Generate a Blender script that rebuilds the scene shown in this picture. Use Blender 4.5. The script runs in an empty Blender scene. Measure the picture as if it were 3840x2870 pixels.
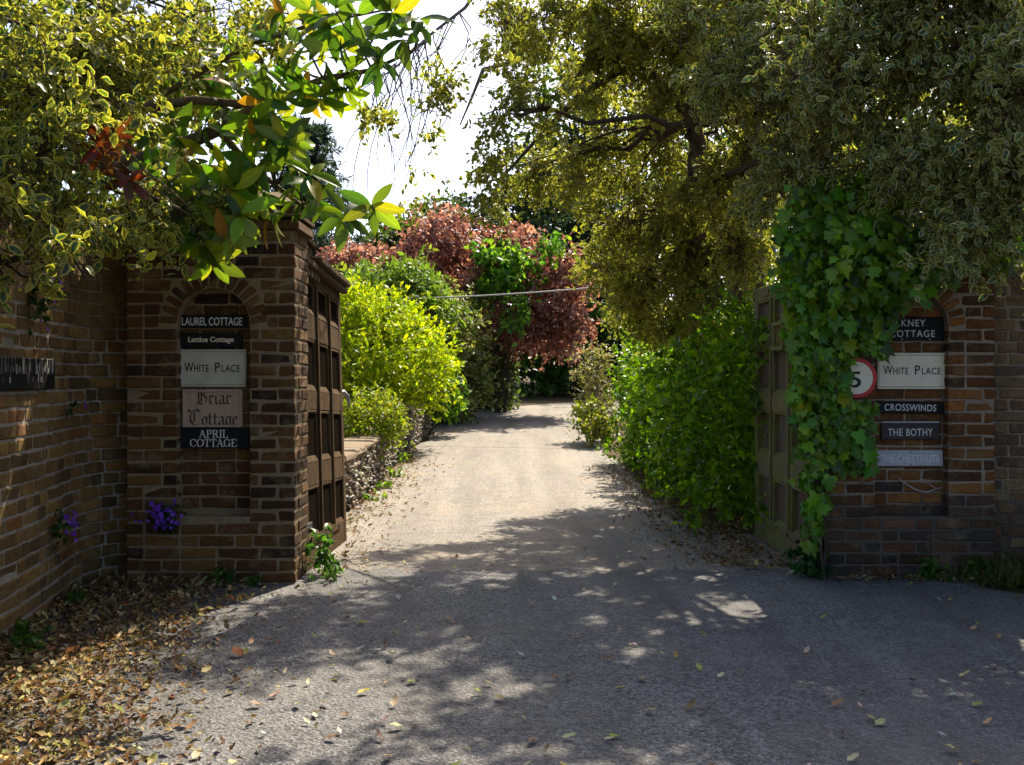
import bpy, bmesh, math, random
import numpy as np
from mathutils import Vector, Matrix

R = math.radians
random.seed(11)
rng = np.random.default_rng(11)
sc = bpy.context.scene
COL = sc.collection

# ------------------------------------------------------------------ camera, sky, sun, exposure
CAM_H, F, HZ = 1.35, 1000.0, 373.0
cam_d = bpy.data.cameras.new('camera')
cam = bpy.data.objects.new('camera', cam_d)
COL.objects.link(cam)
cam.location = (0, 0, CAM_H)
cam.rotation_euler = (R(90), 0, 0)
cam_d.sensor_width = 36.0
cam_d.lens = F / 1024 * 36
cam_d.shift_y = -(382.5 - HZ) / 1024
cam_d.clip_start, cam_d.clip_end = 0.05, 600
sc.camera = cam

SUN_AZ, SUN_EL = R(22), R(49)
world = bpy.data.worlds.new('World')
sc.world = world
world.use_nodes = True
wn = world.node_tree
wn.nodes.clear()
sky = wn.nodes.new('ShaderNodeTexSky')
sky.sky_type = 'NISHITA'
sky.sun_disc = False
sky.sun_elevation = SUN_EL
sky.sun_rotation = SUN_AZ
sky.air_density, sky.dust_density, sky.ozone_density = 0.6, 2.6, 0.15
bg = wn.nodes.new('ShaderNodeBackground')
bg.inputs['Strength'].default_value = 0.142
wo = wn.nodes.new('ShaderNodeOutputWorld')
wn.links.new(sky.outputs[0], bg.inputs['Color'])
wn.links.new(bg.outputs[0], wo.inputs['Surface'])

sd = bpy.data.lights.new('sun', 'SUN')
sd.energy, sd.angle, sd.color = 5.0, R(0.53), (1.0, 0.89, 0.72)
sun = bpy.data.objects.new('sun', sd)
COL.objects.link(sun)
to_sun = Vector((math.sin(SUN_AZ) * math.cos(SUN_EL), math.cos(SUN_AZ) * math.cos(SUN_EL), math.sin(SUN_EL)))
sun.rotation_euler = to_sun.to_track_quat('Z', 'Y').to_euler()
sun.location = (4, 14, 16)

sc.view_settings.view_transform = 'Standard'
sc.view_settings.look = 'None'
sc.view_settings.exposure = 1.22
sc.view_settings.gamma = 1.0
sc.view_settings.use_curve_mapping = False
sc.render.engine = 'CYCLES'
sc.cycles.max_bounces = 8
sc.cycles.transparent_max_bounces = 4
sc.cycles.use_denoising = True
sc.cycles.sample_clamp_indirect = 6


# ------------------------------------------------------------------ helpers
GY = [-30, 6.6, 8.6, 12, 16, 22, 28, 40, 400]
GZ = [0.0, 0.0, -0.07, -0.05, 0.0, 0.2, 0.48, 1.0, 1.0]


def gz(y):
    return np.interp(y, GY, GZ)


def P(px, py, Y):
    """world point that lies at distance Y for a place read off the photograph"""
    return Vector(((px - 512) * Y / F, Y, CAM_H - (py - HZ) * Y / F))


def tag(o, label=None, cat=None, group=None, kind=None):
    if label: o['label'] = label
    if cat: o['category'] = cat
    if group: o['group'] = group
    if kind: o['kind'] = kind
    return o


def empty(name, loc=(0, 0, 0)):
    o = bpy.data.objects.new(name, None)
    o.location = loc
    o.empty_display_size = 0.1
    COL.objects.link(o)
    return o


def link(name, me, m=None, parent=None, loc=None, rot=None):
    """one mesh object; loc is in WORLD space, made local to the parent's location"""
    o = bpy.data.objects.new(name, me)
    COL.objects.link(o)
    if m is not None and len(me.materials) == 0:
        me.materials.append(m)
    if parent is not None:
        o.parent = parent
        base = Vector(parent.location)
        if parent.parent: base = base + Vector(parent.parent.location)
        o.location = Vector(loc if loc is not None else (0, 0, 0)) - base
    elif loc is not None:
        o.location = loc
    if rot is not None: o.rotation_euler = rot
    return o


def mesh_np(name, V, T, col=None, edge=None, smooth=False):
    V = np.asarray(V, np.float32)
    T = np.asarray(T, np.int32)
    me = bpy.data.meshes.new(name)
    me.vertices.add(len(V))
    me.vertices.foreach_set('co', V.ravel())
    k = T.shape[1]
    me.loops.add(T.size)
    me.loops.foreach_set('vertex_index', T.ravel())
    me.polygons.add(len(T))
    me.polygons.foreach_set('loop_start', np.arange(0, T.size, k, dtype=np.int32))
    if smooth: me.polygons.foreach_set('use_smooth', np.ones(len(T), bool))
    me.update(calc_edges=True)
    if col is not None:
        a = me.attributes.new('col', 'FLOAT_COLOR', 'POINT')
        c = np.ones((len(V), 4), np.float32)
        c[:, :3] = col
        a.data.foreach_set('color', c.ravel())
    if edge is not None:
        a = me.attributes.new('edge', 'FLOAT', 'POINT')
        a.data.foreach_set('value', np.asarray(edge, np.float32))
    return me


def pydata(name, V, Fc, smooth=False):
    me = bpy.data.meshes.new(name)
    me.from_pydata([tuple(v) for v in V], [], [tuple(f) for f in Fc])
    if smooth:
        for p in me.polygons: p.use_smooth = True
    me.update()
    return me


def nrm(a):
    return a / np.maximum(np.linalg.norm(a, axis=-1, keepdims=True), 1e-9)


# ---- boxes with chamfered, slightly uneven edges
def chamfer_box(name, dx, dy, dz, c=0.004, jit=0.0, seed=0):
    r = random.Random(seed)
    V, idx = [], {}
    h = (dx / 2, dy / 2, dz / 2)
    cc = min(c, min(h) * 0.45)
    for sx in (-1, 1):
        for sy in (-1, 1):
            for sz in (-1, 1):
                s = (sx, sy, sz)
                j = [r.uniform(-jit, jit) for _ in range(3)]
                for ax in range(3):
                    p = [s[k] * (h[k] - (0 if k == ax else cc)) + j[k] for k in range(3)]
                    idx[(s, ax)] = len(V)
                    V.append(p)
    Fc = []
    def order(keys):
        pts = [idx[k] for k in keys]
        return pts
    for ax in range(3):
        a, b = [k for k in range(3) if k != ax]
        for s in (-1, 1):
            ks = []
            for (u, v) in ((-1, -1), (1, -1), (1, 1), (-1, 1)):
                t = [0, 0, 0]; t[ax] = s; t[a] = u; t[b] = v
                ks.append((tuple(t), ax))
            f = order(ks)
            Fc.append(f if (s == 1) == (ax != 1) else f[::-1])
    for ax in range(3):                      # edges along ax
        a, b = [k for k in range(3) if k != ax]
        for u in (-1, 1):
            for v in (-1, 1):
                t0 = [0, 0, 0]; t0[ax] = -1; t0[a] = u; t0[b] = v
                t1 = list(t0); t1[ax] = 1
                t0, t1 = tuple(t0), tuple(t1)
                Fc.append([idx[(t0, a)], idx[(t1, a)], idx[(t1, b)], idx[(t0, b)]])
    for sx in (-1, 1):
        for sy in (-1, 1):
            for sz in (-1, 1):
                s = (sx, sy, sz)
                Fc.append([idx[(s, 0)], idx[(s, 1)], idx[(s, 2)]])
    me = pydata(name, V, Fc)
    bm = bmesh.new(); bm.from_mesh(me)
    bmesh.ops.recalc_face_normals(bm, faces=bm.faces)
    bm.to_mesh(me); bm.free()
    return me


def prism_y(poly, y0, y1, V, Fc):
    """2-D polygon in x,z swept from y0 to y1, appended to V, Fc"""
    n, b = len(poly), len(V)
    for y in (y0, y1):
        for (x, z) in poly: V.append((x, y, z))
    Fc.append([b + i for i in range(n)])
    Fc.append([b + n + i for i in range(n)][::-1])
    for i in range(n):
        j = (i + 1) % n
        Fc.append([b + j, b + i, b + n + i, b + n + j])


def tube_arrays(pts, rad, ns=7):
    pts = [Vector(p) for p in pts]
    V, T = [], []
    up = Vector((0.13, 0.31, 0.94))
    for i, p in enumerate(pts):
        d = (pts[min(i + 1, len(pts) - 1)] - pts[max(i - 1, 0)])
        d = d.normalized() if d.length > 1e-9 else Vector((0, 0, 1))
        a = d.cross(up)
        if a.length < 1e-3: a = d.cross(Vector((1, 0, 0)))
        a.normalize(); b = d.cross(a)
        for k in range(ns):
            t = 2 * math.pi * k / ns
            V.append(p + (a * math.cos(t) + b * math.sin(t)) * rad[i])
    for i in range(len(pts) - 1):
        for k in range(ns):
            k2 = (k + 1) % ns
            T.append((i * ns + k, i * ns + k2, (i + 1) * ns + k2, (i + 1) * ns + k))
    return [tuple(v) for v in V], T


def tubes_mesh(name, lst, ns=7):
    V, Fc = [], []
    for pts, rad in lst:
        v, t = tube_arrays(pts, rad, ns)
        b = len(V)
        V += v
        Fc += [tuple(i + b for i in f) for f in t]
    return pydata(name, V, Fc, smooth=True)


def wobble(p0, p1, n, amp, r0, r1, sag=0.0):
    p0, p1 = Vector(p0), Vector(p1)
    pts, rad = [], []
    for i in range(n + 1):
        t = i / n
        j = Vector((random.uniform(-1, 1), random.uniform(-1, 1), random.uniform(-1, 1))) * amp
        if i in (0, n): j *= 0
        pts.append(p0.lerp(p1, t) + j + Vector((0, 0, -sag * math.sin(math.pi * t))))
        rad.append(r0 + (r1 - r0) * t)
    return pts, rad


# ------------------------------------------------------------------ materials
class MN:
    def __init__(s, name):
        s.m = bpy.data.materials.new(name)
        s.m.use_nodes = True
        s.t = s.m.node_tree
        s.t.nodes.clear()
        s.out = s.t.nodes.new('ShaderNodeOutputMaterial')

    def n(s, typ, **kw):
        nd = s.t.nodes.new('ShaderNode' + typ)
        for k, v in kw.items():
            if k.startswith('i_'):
                nd.inputs[k[2:].replace('_', ' ')].default_value = v
            elif isinstance(v, bpy.types.NodeSocket):
                s.t.links.new(v, nd.inputs[k])
            else:
                setattr(nd, k, v)
        return nd

    def l(s, a, b):
        s.t.links.new(a, b)

    def noise(s, scale, detail=4, rough=0.6, vec=None, dist=0.0):
        nd = s.n('TexNoise')
        nd.inputs['Scale'].default_value = scale
        nd.inputs['Detail'].default_value = detail
        nd.inputs['Roughness'].default_value = rough
        nd.inputs['Distortion'].default_value = dist
        if vec is not None: s.l(vec, nd.inputs['Vector'])
        return nd.outputs['Fac']

    def ramp(s, fac, stops, interp='LINEAR'):
        nd = s.n('ValToRGB')
        s.l(fac, nd.inputs['Fac'])
        cr = nd.color_ramp
        cr.interpolation = interp
        while len(cr.elements) < len(stops): cr.elements.new(0.5)
        for e, (p, c) in zip(cr.elements, stops):
            e.position = p
            if not isinstance(c, (tuple, list)): c = (c, c, c)
            e.color = (*c, 1) if len(c) == 3 else c
        return nd.outputs['Color']

    def mix(s, fac, a, b, blend='MIX'):
        nd = s.n('Mix', data_type='RGBA', blend_type=blend)
        for sock, v in ((nd.inputs[0], fac), (nd.inputs[6], a), (nd.inputs[7], b)):
            if isinstance(v, bpy.types.NodeSocket): s.l(v, sock)
            elif isinstance(v, (int, float)): sock.default_value = v if sock.type == 'VALUE' else (v, v, v, 1)
            else: sock.default_value = (*v, 1)
        return nd.outputs[2]

    def math(s, op, a, b=None):
        nd = s.n('Math', operation=op)
        for i, v in enumerate((a, b)):
            if v is None: continue
            if isinstance(v, bpy.types.NodeSocket): s.l(v, nd.inputs[i])
            else: nd.inputs[i].default_value = v
        return nd.outputs[0]

    def pos(s):
        return s.n('NewGeometry').outputs['Position']

    def bump(s, h, strength=0.5, dist=0.01):
        nd = s.n('Bump')
        nd.inputs['Strength'].default_value = strength
        nd.inputs['Distance'].default_value = dist
        s.l(h, nd.inputs['Height'])
        return nd.outputs['Normal']

    def bsdf(s, color, rough=0.7, spec=0.4, normal=None, metallic=0.0):
        nd = s.n('BsdfPrincipled')
        for k, v in (('Base Color', color), ('Roughness', rough), ('Specular IOR Level', spec), ('Metallic', metallic)):
            if isinstance(v, bpy.types.NodeSocket): s.l(v, nd.inputs[k])
            elif isinstance(v, (tuple, list)): nd.inputs[k].default_value = (*v, 1)
            else: nd.inputs[k].default_value = v
        if normal is not None: s.l(normal, nd.inputs['Normal'])
        return nd.outputs[0]

    def finish(s, shader):
        s.l(shader, s.out.inputs['Surface'])
        return s.m


def leaf_material(name, varieg=None, trans=0.42, rough=0.4, spec=0.45, objcol=False, warm=(1.25, 1.35, 0.55), rib=False):
    q = MN(name)
    if objcol: c = q.n('ObjectInfo').outputs['Color']
    else: c = q.n('Attribute', attribute_name='col').outputs['Color']
    if varieg is not None:
        e = q.n('Attribute', attribute_name='edge').outputs['Fac']
        e2 = q.math('ADD', e, q.math('MULTIPLY', q.math('SUBTRACT', q.noise(70, 2, 0.5, q.pos()), 0.5), 0.5))
        f = q.ramp(e2, [(0.56, 0), (0.68, 1)])
        c = q.mix(f, c, varieg)
    if varieg is None and rib:
        e = q.n('Attribute', attribute_name='edge').outputs['Fac']
        c = q.mix(q.ramp(e, [(0.0, 0.55), (0.10, 0.0)]), c, q.mix(1.0, c, (2.2, 2.0, 2.2), 'MULTIPLY'))
        sp_n = q.noise(60, 3, 0.6, q.pos())
        c = q.mix(q.ramp(sp_n, [(0.66, 0), (0.72, 0.7)]), c, (0.12, 0.08, 0.02))
    nz = q.noise(25, 2, 0.5, q.pos())
    c = q.mix(q.math('MULTIPLY', nz, 0.5), c, q.mix(1.0, c, (0.55, 0.6, 0.5), 'MULTIPLY'))
    p = q.bsdf(c, rough, spec)
    t = q.n('BsdfTranslucent')
    q.l(q.mix(1.0, c, warm, 'MULTIPLY'), t.inputs['Color'])
    mx = q.n('MixShader')
    mx.inputs[0].default_value = trans
    q.l(p, mx.inputs[1]); q.l(t.outputs[0], mx.inputs[2])
    return q.finish(mx.outputs[0])


def simple(name, color, rough=0.6, spec=0.4, nscale=30, namt=0.35, bump=0.15, metallic=0.0):
    q = MN(name)
    nz = q.noise(nscale, 5, 0.65, q.pos())
    c = q.mix(q.ramp(nz, [(0.3, 0), (0.75, 1)]), color, tuple(v * (1 - namt) for v in color))
    return q.finish(q.bsdf(c, rough, spec, q.bump(nz, bump, 0.004), metallic))


def brick_material():
    q = MN('brick')
    c = q.n('ObjectInfo').outputs['Color']
    pos = q.pos()
    n1 = q.noise(55, 6, 0.7, pos)
    n2 = q.noise(7, 4, 0.6, pos)
    n3 = q.noise(260, 2, 0.5, pos)
    c = q.mix(q.ramp(n1, [(0.35, 0.0), (0.72, 0.9)]), c, q.mix(1.0, c, (0.36, 0.33, 0.31), 'MULTIPLY'))
    n4 = q.noise(2.2, 5, 0.7, pos)
    c = q.mix(q.ramp(n4, [(0.5, 0.0), (0.68, 0.75)]), c, q.mix(1.0, c, (0.4, 0.38, 0.36), 'MULTIPLY'))
    c = q.mix(q.ramp(n2, [(0.54, 0.0), (0.72, 0.5)]), c, (0.23, 0.175, 0.09))       # lime bloom and lichen
    c = q.mix(q.ramp(n3, [(0.62, 0.0), (0.8, 0.5)]), c, (0.05, 0.045, 0.04))
    h = q.math('ADD', n1, q.math('MULTIPLY', n3, 0.5))
    return q.finish(q.bsdf(c, 0.88, 0.2, q.bump(h, 0.7, 0.006)))


def mortar_material(name, a, b, soot=None):
    q = MN(name)
    pos = q.pos()
    n1 = q.noise(40, 6, 0.7, pos)
    n2 = q.noise(5, 4, 0.6, pos)
    c = q.mix(q.ramp(n1, [(0.3, 0), (0.7, 1)]), a, b)
    c = q.mix(q.ramp(n2, [(0.5, 0), (0.7, 0.6)]), c, (0.10, 0.085, 0.06))
    if soot:        # grime splashed up from the road
        z = q.n('SeparateXYZ', Vector=pos).outputs[2]
        zz = q.math('ADD', z, q.math('MULTIPLY', q.noise(6, 4, 0.6, pos), 0.35))
        c = q.mix(q.ramp(zz, [(soot, 0.8), (soot + 0.2, 0.0)]), c, (0.05, 0.045, 0.04))
    return q.finish(q.bsdf(c, 0.95, 0.1, q.bump(n1, 0.8, 0.006)))


def asphalt_material(name, a, b, tan=0.0, dust=(0.23, 0.19, 0.145)):
    q = MN(name)
    pos = q.pos()
    vo = q.n('TexVoronoi'); vo.inputs['Scale'].default_value = 70; q.l(pos, vo.inputs['Vector'])
    vo2 = q.n('TexVoronoi'); vo2.inputs['Scale'].default_value = 120; q.l(pos, vo2.inputs['Vector'])
    big = q.noise(0.9, 5, 0.6, pos)
    mid = q.noise(6, 5, 0.65, pos)
    fine = q.noise(160, 3, 0.6, pos)
    c = q.mix(q.ramp(q.n('SeparateColor', Color=vo.outputs['Color']).outputs[0], [(0.0, 0), (1, 1)]), a, b)
    c = q.mix(q.ramp(q.n('SeparateColor', Color=vo2.outputs['Color']).outputs[1], [(0.86, 0), (0.9, 0.6)]), c, tuple(min(v * 1.9, 0.5) for v in b))
    c = q.mix(q.ramp(mid, [(0.4, 0), (0.75, 0.45)]), c, tuple(v * 0.55 for v in a))
    c = q.mix(q.ramp(big, [(0.42, 0), (0.68, 0.55 + tan)]), c, dust)
    mp = q.n('Mapping'); q.l(pos, mp.inputs['Vector']); mp.inputs['Scale'].default_value = (2.6, 0.22, 1)
    tr = q.noise(1.0, 4, 0.6, mp.outputs[0])
    c = q.mix(q.ramp(tr, [(0.4, 0), (0.62, 0.4)]), c, tuple(v * 0.6 for v in a))
    ck = q.n('TexVoronoi', feature='DISTANCE_TO_EDGE'); ck.inputs['Scale'].default_value = 0.55
    wv = q.n('VectorMath', operation='ADD'); q.l(pos, wv.inputs[0])
    nzc = q.n('TexNoise'); nzc.inputs['Scale'].default_value = 3.5; q.l(pos, nzc.inputs['Vector']); q.l(nzc.outputs['Color'], wv.inputs[1])
    q.l(wv.outputs[0], ck.inputs['Vector'])
    c = q.mix(q.ramp(ck.outputs['Distance'], [(0.0, 0.55), (0.006, 0.0)]), c, (0.02, 0.018, 0.015))
    h = q.math('ADD', q.math('MULTIPLY', vo.outputs['Distance'], 1.2), q.math('MULTIPLY', fine, 0.6))
    h = q.math('ADD', h, q.math('MULTIPLY', mid, 0.8))
    return q.finish(q.bsdf(c, 0.8, 0.35, q.bump(h, 0.8, 0.009)))


def wood_material(name, a, b, moss=0.5, mossc=(0.12, 0.12, 0.02), spec=0.25):
    q = MN(name)
    pos = q.pos()
    mp = q.n('Mapping'); q.l(pos, mp.inputs['Vector']); mp.inputs['Scale'].default_value = (38, 38, 3.2)
    g = q.noise(1.0, 5, 0.7, mp.outputs[0], 0.6)
    n2 = q.noise(6, 4, 0.65, pos)
    n3 = q.noise(90, 3, 0.6, pos)
    c = q.mix(q.ramp(g, [(0.3, 0), (0.7, 1)]), a, b)
    c = q.mix(q.ramp(n2, [(0.45, 0), (0.66, moss)]), c, mossc)
    c = q.mix(q.ramp(n3, [(0.6, 0), (0.75, 0.5)]), c, tuple(v * 0.3 for v in a))
    return q.finish(q.bsdf(c, 0.82, spec, q.bump(q.math('ADD', g, q.math('MULTIPLY', n3, 0.3)), 0.7, 0.006)))


def bark_material(name, a, b):
    q = MN(name)
    pos = q.pos()
    mp = q.n('Mapping'); q.l(pos, mp.inputs['Vector']); mp.inputs['Scale'].default_value = (22, 22, 6)
    g = q.noise(1.0, 6, 0.7, mp.outputs[0], 0.8)
    n2 = q.noise(9, 4, 0.6, pos)
    c = q.mix(q.ramp(g, [(0.3, 0), (0.7, 1)]), a, b)
    c = q.mix(q.ramp(n2, [(0.5, 0), (0.68, 0.6)]), c, (0.10, 0.11, 0.05))
    return q.finish(q.bsdf(c, 0.9, 0.15, q.bump(g, 0.8, 0.012)))


def soil_material():
    q = MN('soil')
    pos = q.pos()
    n1 = q.noise(9, 6, 0.7, pos); n2 = q.noise(60, 4, 0.7, pos); n3 = q.noise(0.8, 4, 0.6, pos)
    c = q.mix(q.ramp(n1, [(0.3, 0), (0.7, 1)]), (0.045, 0.032, 0.02), (0.13, 0.09, 0.05))
    c = q.mix(q.ramp(n3, [(0.5, 0), (0.65, 0.7)]), c, (0.05, 0.065, 0.02))
    c = q.mix(q.ramp(n2, [(0.58, 0), (0.7, 0.7)]), c, (0.2, 0.15, 0.085))
    return q.finish(q.bsdf(c, 0.95, 0.1, q.bump(q.math('ADD', n1, n2), 0.8, 0.02)))


M = {}
M['brick'] = brick_material()
M['mortar_l'] = mortar_material('mortar_left', (0.16, 0.118, 0.066), (0.27, 0.205, 0.12))
M['mortar_r'] = mortar_material('mortar_right', (0.21, 0.16, 0.11), (0.33, 0.265, 0.185), 0.62)
M['mortar_w'] = mortar_material('mortar_wall', (0.2, 0.17, 0.13), (0.36, 0.32, 0.25))
M['asphalt'] = asphalt_material('asphalt', (0.046, 0.046, 0.047), (0.185, 0.182, 0.178), 0.0, (0.16, 0.148, 0.132))
M['drive'] = asphalt_material('drive_asphalt', (0.115, 0.102, 0.087), (0.285, 0.255, 0.215), 0.0, (0.27, 0.215, 0.15))
M['soil'] = soil_material()
M['wood_l'] = wood_material('weathered_oak', (0.018, 0.011, 0.006), (0.125, 0.076, 0.035), 0.35, (0.10, 0.062, 0.02), 0.08)
M['wood_ld'] = wood_material('shadowed_panel', (0.008, 0.006, 0.005), (0.018, 0.014, 0.01), 0.1, (0.03, 0.025, 0.01), 0.0)  # shadow of the recessed gate panels put into the colour
M['wood_r'] = wood_material('mossy_oak', (0.085, 0.075, 0.035), (0.19, 0.165, 0.075), 1.0, (0.16, 0.17, 0.02))
M['wood_rd'] = wood_material('brown_panel', (0.06, 0.042, 0.03), (0.14, 0.1, 0.07), 0.35)
M['bark'] = bark_material('bark', (0.05, 0.035, 0.022), (0.17, 0.125, 0.075))
M['bark_d'] = bark_material('dark_bark', (0.03, 0.022, 0.016), (0.09, 0.065, 0.045))
M['twig_grey'] = simple('grey_twig', (0.16, 0.14, 0.125), 0.85, 0.2)
M['holly'] = leaf_material('holly_leaf', (0.48, 0.43, 0.09), 0.52, 0.36, 0.33)
M['holly_near'] = leaf_material('holly_leaf_near', (0.47, 0.42, 0.15), 0.36, 0.34, 0.4)
M['red_leaf'] = leaf_material('red_leaf', None, 0.5, 0.45, 0.3, warm=(1.3, 1.05, 0.8))
M['leaf'] = leaf_material('leaf', None, 0.5, 0.45, 0.3)
M['gloss'] = leaf_material('gloss_leaf', None, 0.48, 0.36, 0.28)
M['needle'] = leaf_material('needle', None, 0.35, 0.6, 0.2)
M['leaf_obj'] = leaf_material('leaf_object', None, 0.6, 0.3, 0.45, objcol=True, warm=(1.5, 1.45, 0.45), rib=True)
M['ivy_obj'] = leaf_material('ivy_object', None, 0.3, 0.36, 0.3, objcol=True, rib=True)
M['ivy_leaf'] = leaf_material('ivy_leaf', None, 0.3, 0.36, 0.3)
M['litter'] = leaf_material('litter_leaf', None, 0.2, 0.75, 0.15, warm=(1.1, 0.9, 0.5))
M['litter_obj'] = leaf_material('fallen_leaf', None, 0.2, 0.6, 0.2, objcol=True, warm=(1.1, 0.9, 0.5))
M['petal'] = leaf_material('petal', None, 0.35, 0.6, 0.2, warm=(1.0, 0.9, 1.1))
M['flint'] = None
M['sign_black'] = simple('sign_black', (0.010, 0.010, 0.010), 0.6, 0.18, 40, 0.4, 0.1)
M['sign_cream'] = simple('sign_cream', (0.76, 0.69, 0.50), 0.6, 0.3, 14, 0.14, 0.1)
M['sign_white'] = simple('sign_white_stained', (0.50, 0.47, 0.37), 0.6, 0.3, 9, 0.3, 0.1)
M['sign_pale'] = simple('sign_pale', (0.42, 0.42, 0.42), 0.6, 0.3, 18, 0.22, 0.1)
M['sign_wood'] = wood_material('sign_wood', (0.33, 0.24, 0.165), (0.42, 0.32, 0.23), 0.0)
M['sign_brown'] = simple('sign_brown', (0.035, 0.028, 0.024), 0.5, 0.3, 30, 0.3, 0.1)
M['paint_white'] = simple('lettering_white', (0.62, 0.61, 0.55), 0.6, 0.3, 60, 0.2, 0.0)
M['paint_cream'] = simple('lettering_cream', (0.72, 0.66, 0.47), 0.6, 0.3, 60, 0.2, 0.0)
M['paint_black'] = simple('lettering_black', (0.02, 0.018, 0.016), 0.6, 0.3, 60, 0.2, 0.0)
M['paint_brown'] = simple('lettering_brown', (0.045, 0.03, 0.02), 0.7, 0.2, 60, 0.2, 0.0)
M['paint_red'] = simple('paint_red', (0.5, 0.015, 0.015), 0.45, 0.4, 20, 0.2, 0.0)
M['metal'] = simple('old_iron', (0.06, 0.05, 0.045), 0.55, 0.5, 40, 0.5, 0.3, 0.6)
M['metal_grey'] = simple('grey_metal', (0.35, 0.35, 0.36), 0.45, 0.5, 40, 0.3, 0.2, 0.7)
M['cable'] = simple('cable', (0.45, 0.43, 0.4), 0.6, 0.3)
M['coping_top'] = mortar_material('coping_top', (0.13, 0.10, 0.065), (0.27, 0.215, 0.15))
M['coping'] = mortar_material('coping', (0.17, 0.135, 0.09), (0.30, 0.24, 0.16))


def flint_material():
    q = MN('flint')
    c = q.n('Attribute', attribute_name='col').outputs['Color']
    oi = q.n('ObjectInfo').outputs['Color']
    c = q.mix(1.0, c, oi, 'MULTIPLY')
    n = q.noise(45, 5, 0.7, q.pos())
    c = q.mix(q.ramp(n, [(0.45, 0), (0.75, 0.5)]), c, (0.26, 0.21, 0.14))
    return q.finish(q.bsdf(c, 0.6, 0.4, q.bump(n, 0.6, 0.008)))


M['flint'] = flint_material()


# ------------------------------------------------------------------ foliage machinery
def leaf_tmpl(width=0.45, nseg=3, fold=0.12, curl=0.12, wave=0.0, shape=0.0):
    """leaf of length 1 along +y, normal +z; returns verts, tris, edge flag"""
    V, E = [(0, 0, 0)], [1.0]
    for i in range(1, nseg):
        t = i / nseg
        w = width * 0.5 * (math.sin(math.pi * t ** (0.85 + shape)) ** 0.8) * 1.05
        z = -curl * t * t
        wv = wave * (1 if i % 2 else -1)
        V += [(-w, t, z + fold * w * 2 + wv), (0, t, z), (w, t, z + fold * w * 2 - wv)]
        E += [1.0, 0.0, 1.0]
    V.append((0, 1, -curl)); E.append(1.0)
    T = [(0, 2, 1), (0, 3, 2)]
    for i in range(nseg - 2):
        a = 1 + 3 * i
        b = a + 3
        T += [(a, a + 1, b + 1), (a, b + 1, b), (a + 1, a + 2, b + 2), (a + 1, b + 2, b + 1)]
    a = 1 + 3 * (nseg - 2)
    k = len(V) - 1
    T += [(a, a + 1, k), (a + 1, a + 2, k)]
    return np.array(V, float), np.array(T), np.array(E)


def ivy_tmpl(curl=0.1, seed=0):
    r = random.Random(seed)
    pts = [(0, 0.0), (-0.24, -0.12), (-0.46, 0.06), (-0.30, 0.30), (-0.36, 0.58), (-0.14, 0.60), (0, 1.0),
           (0.14, 0.60), (0.36, 0.58), (0.30, 0.30), (0.46, 0.06), (0.24, -0.12)]
    V = [(0, 0.3, 0.03)]
    for (x, y) in pts:
        V.append((x * r.uniform(0.9, 1.1), y * r.uniform(0.92, 1.06), -curl * (abs(x) * 1.2 + max(0, y - .4) * .8) + r.uniform(-.02, .02)))
    n = len(pts)
    T = [(0, 1 + (i + 1) % n, 1 + i) for i in range(n)]
    return np.array(V, float), np.array(T), np.array([0.0] + [1.0] * n)


TM = {
    'holly': leaf_tmpl(0.5, 4, 0.16, 0.16, 0.035),
    'simple': leaf_tmpl(0.5, 2, 0.15, 0.15),
    'oval': leaf_tmpl(0.52, 3, 0.15, 0.2),
    'laurel': leaf_tmpl(0.36, 3, 0.2, 0.25),
    'needle': leaf_tmpl(0.2, 2, 0.2, 0.15),
    'spray': leaf_tmpl(0.42, 3, 0.1, 0.3),
    'ivy': ivy_tmpl(0.14, 1),
    'magnolia': leaf_tmpl(0.34, 6, 0.2, 0.22, 0.0, 0.15),
}


def leaves_arrays(tm, pos, a, n, size, col):
    V0, T0, E0 = tm
    a = nrm(a)
    n = n - a * np.sum(n * a, axis=1, keepdims=True)
    n = nrm(n)
    b = np.cross(a, n)
    size = np.asarray(size)[:, None, None]
    V = pos[:, None, :] + size * (V0[None, :, 0:1] * b[:, None, :] + V0[None, :, 1:2] * a[:, None, :] + V0[None, :, 2:3] * n[:, None, :])
    k = len(V0)
    T = T0[None, :, :] + (np.arange(len(pos)) * k)[:, None, None]
    C = np.repeat(col, k, axis=0)
    E = np.tile(E0, len(pos))
    return V.reshape(-1, 3), T.reshape(-1, 3), C, E


def palette(n, cols, w=None, jit=0.18):
    cols = np.array(cols, float)
    w = None if w is None else np.array(w) / np.sum(w)
    c = cols[rng.choice(len(cols), n, p=w)]
    return np.clip(c * (1 + rng.normal(0, jit, (n, 1))) * (1 + rng.normal(0, jit * 0.35, (n, 3))), 0.003, 0.9)


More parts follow.
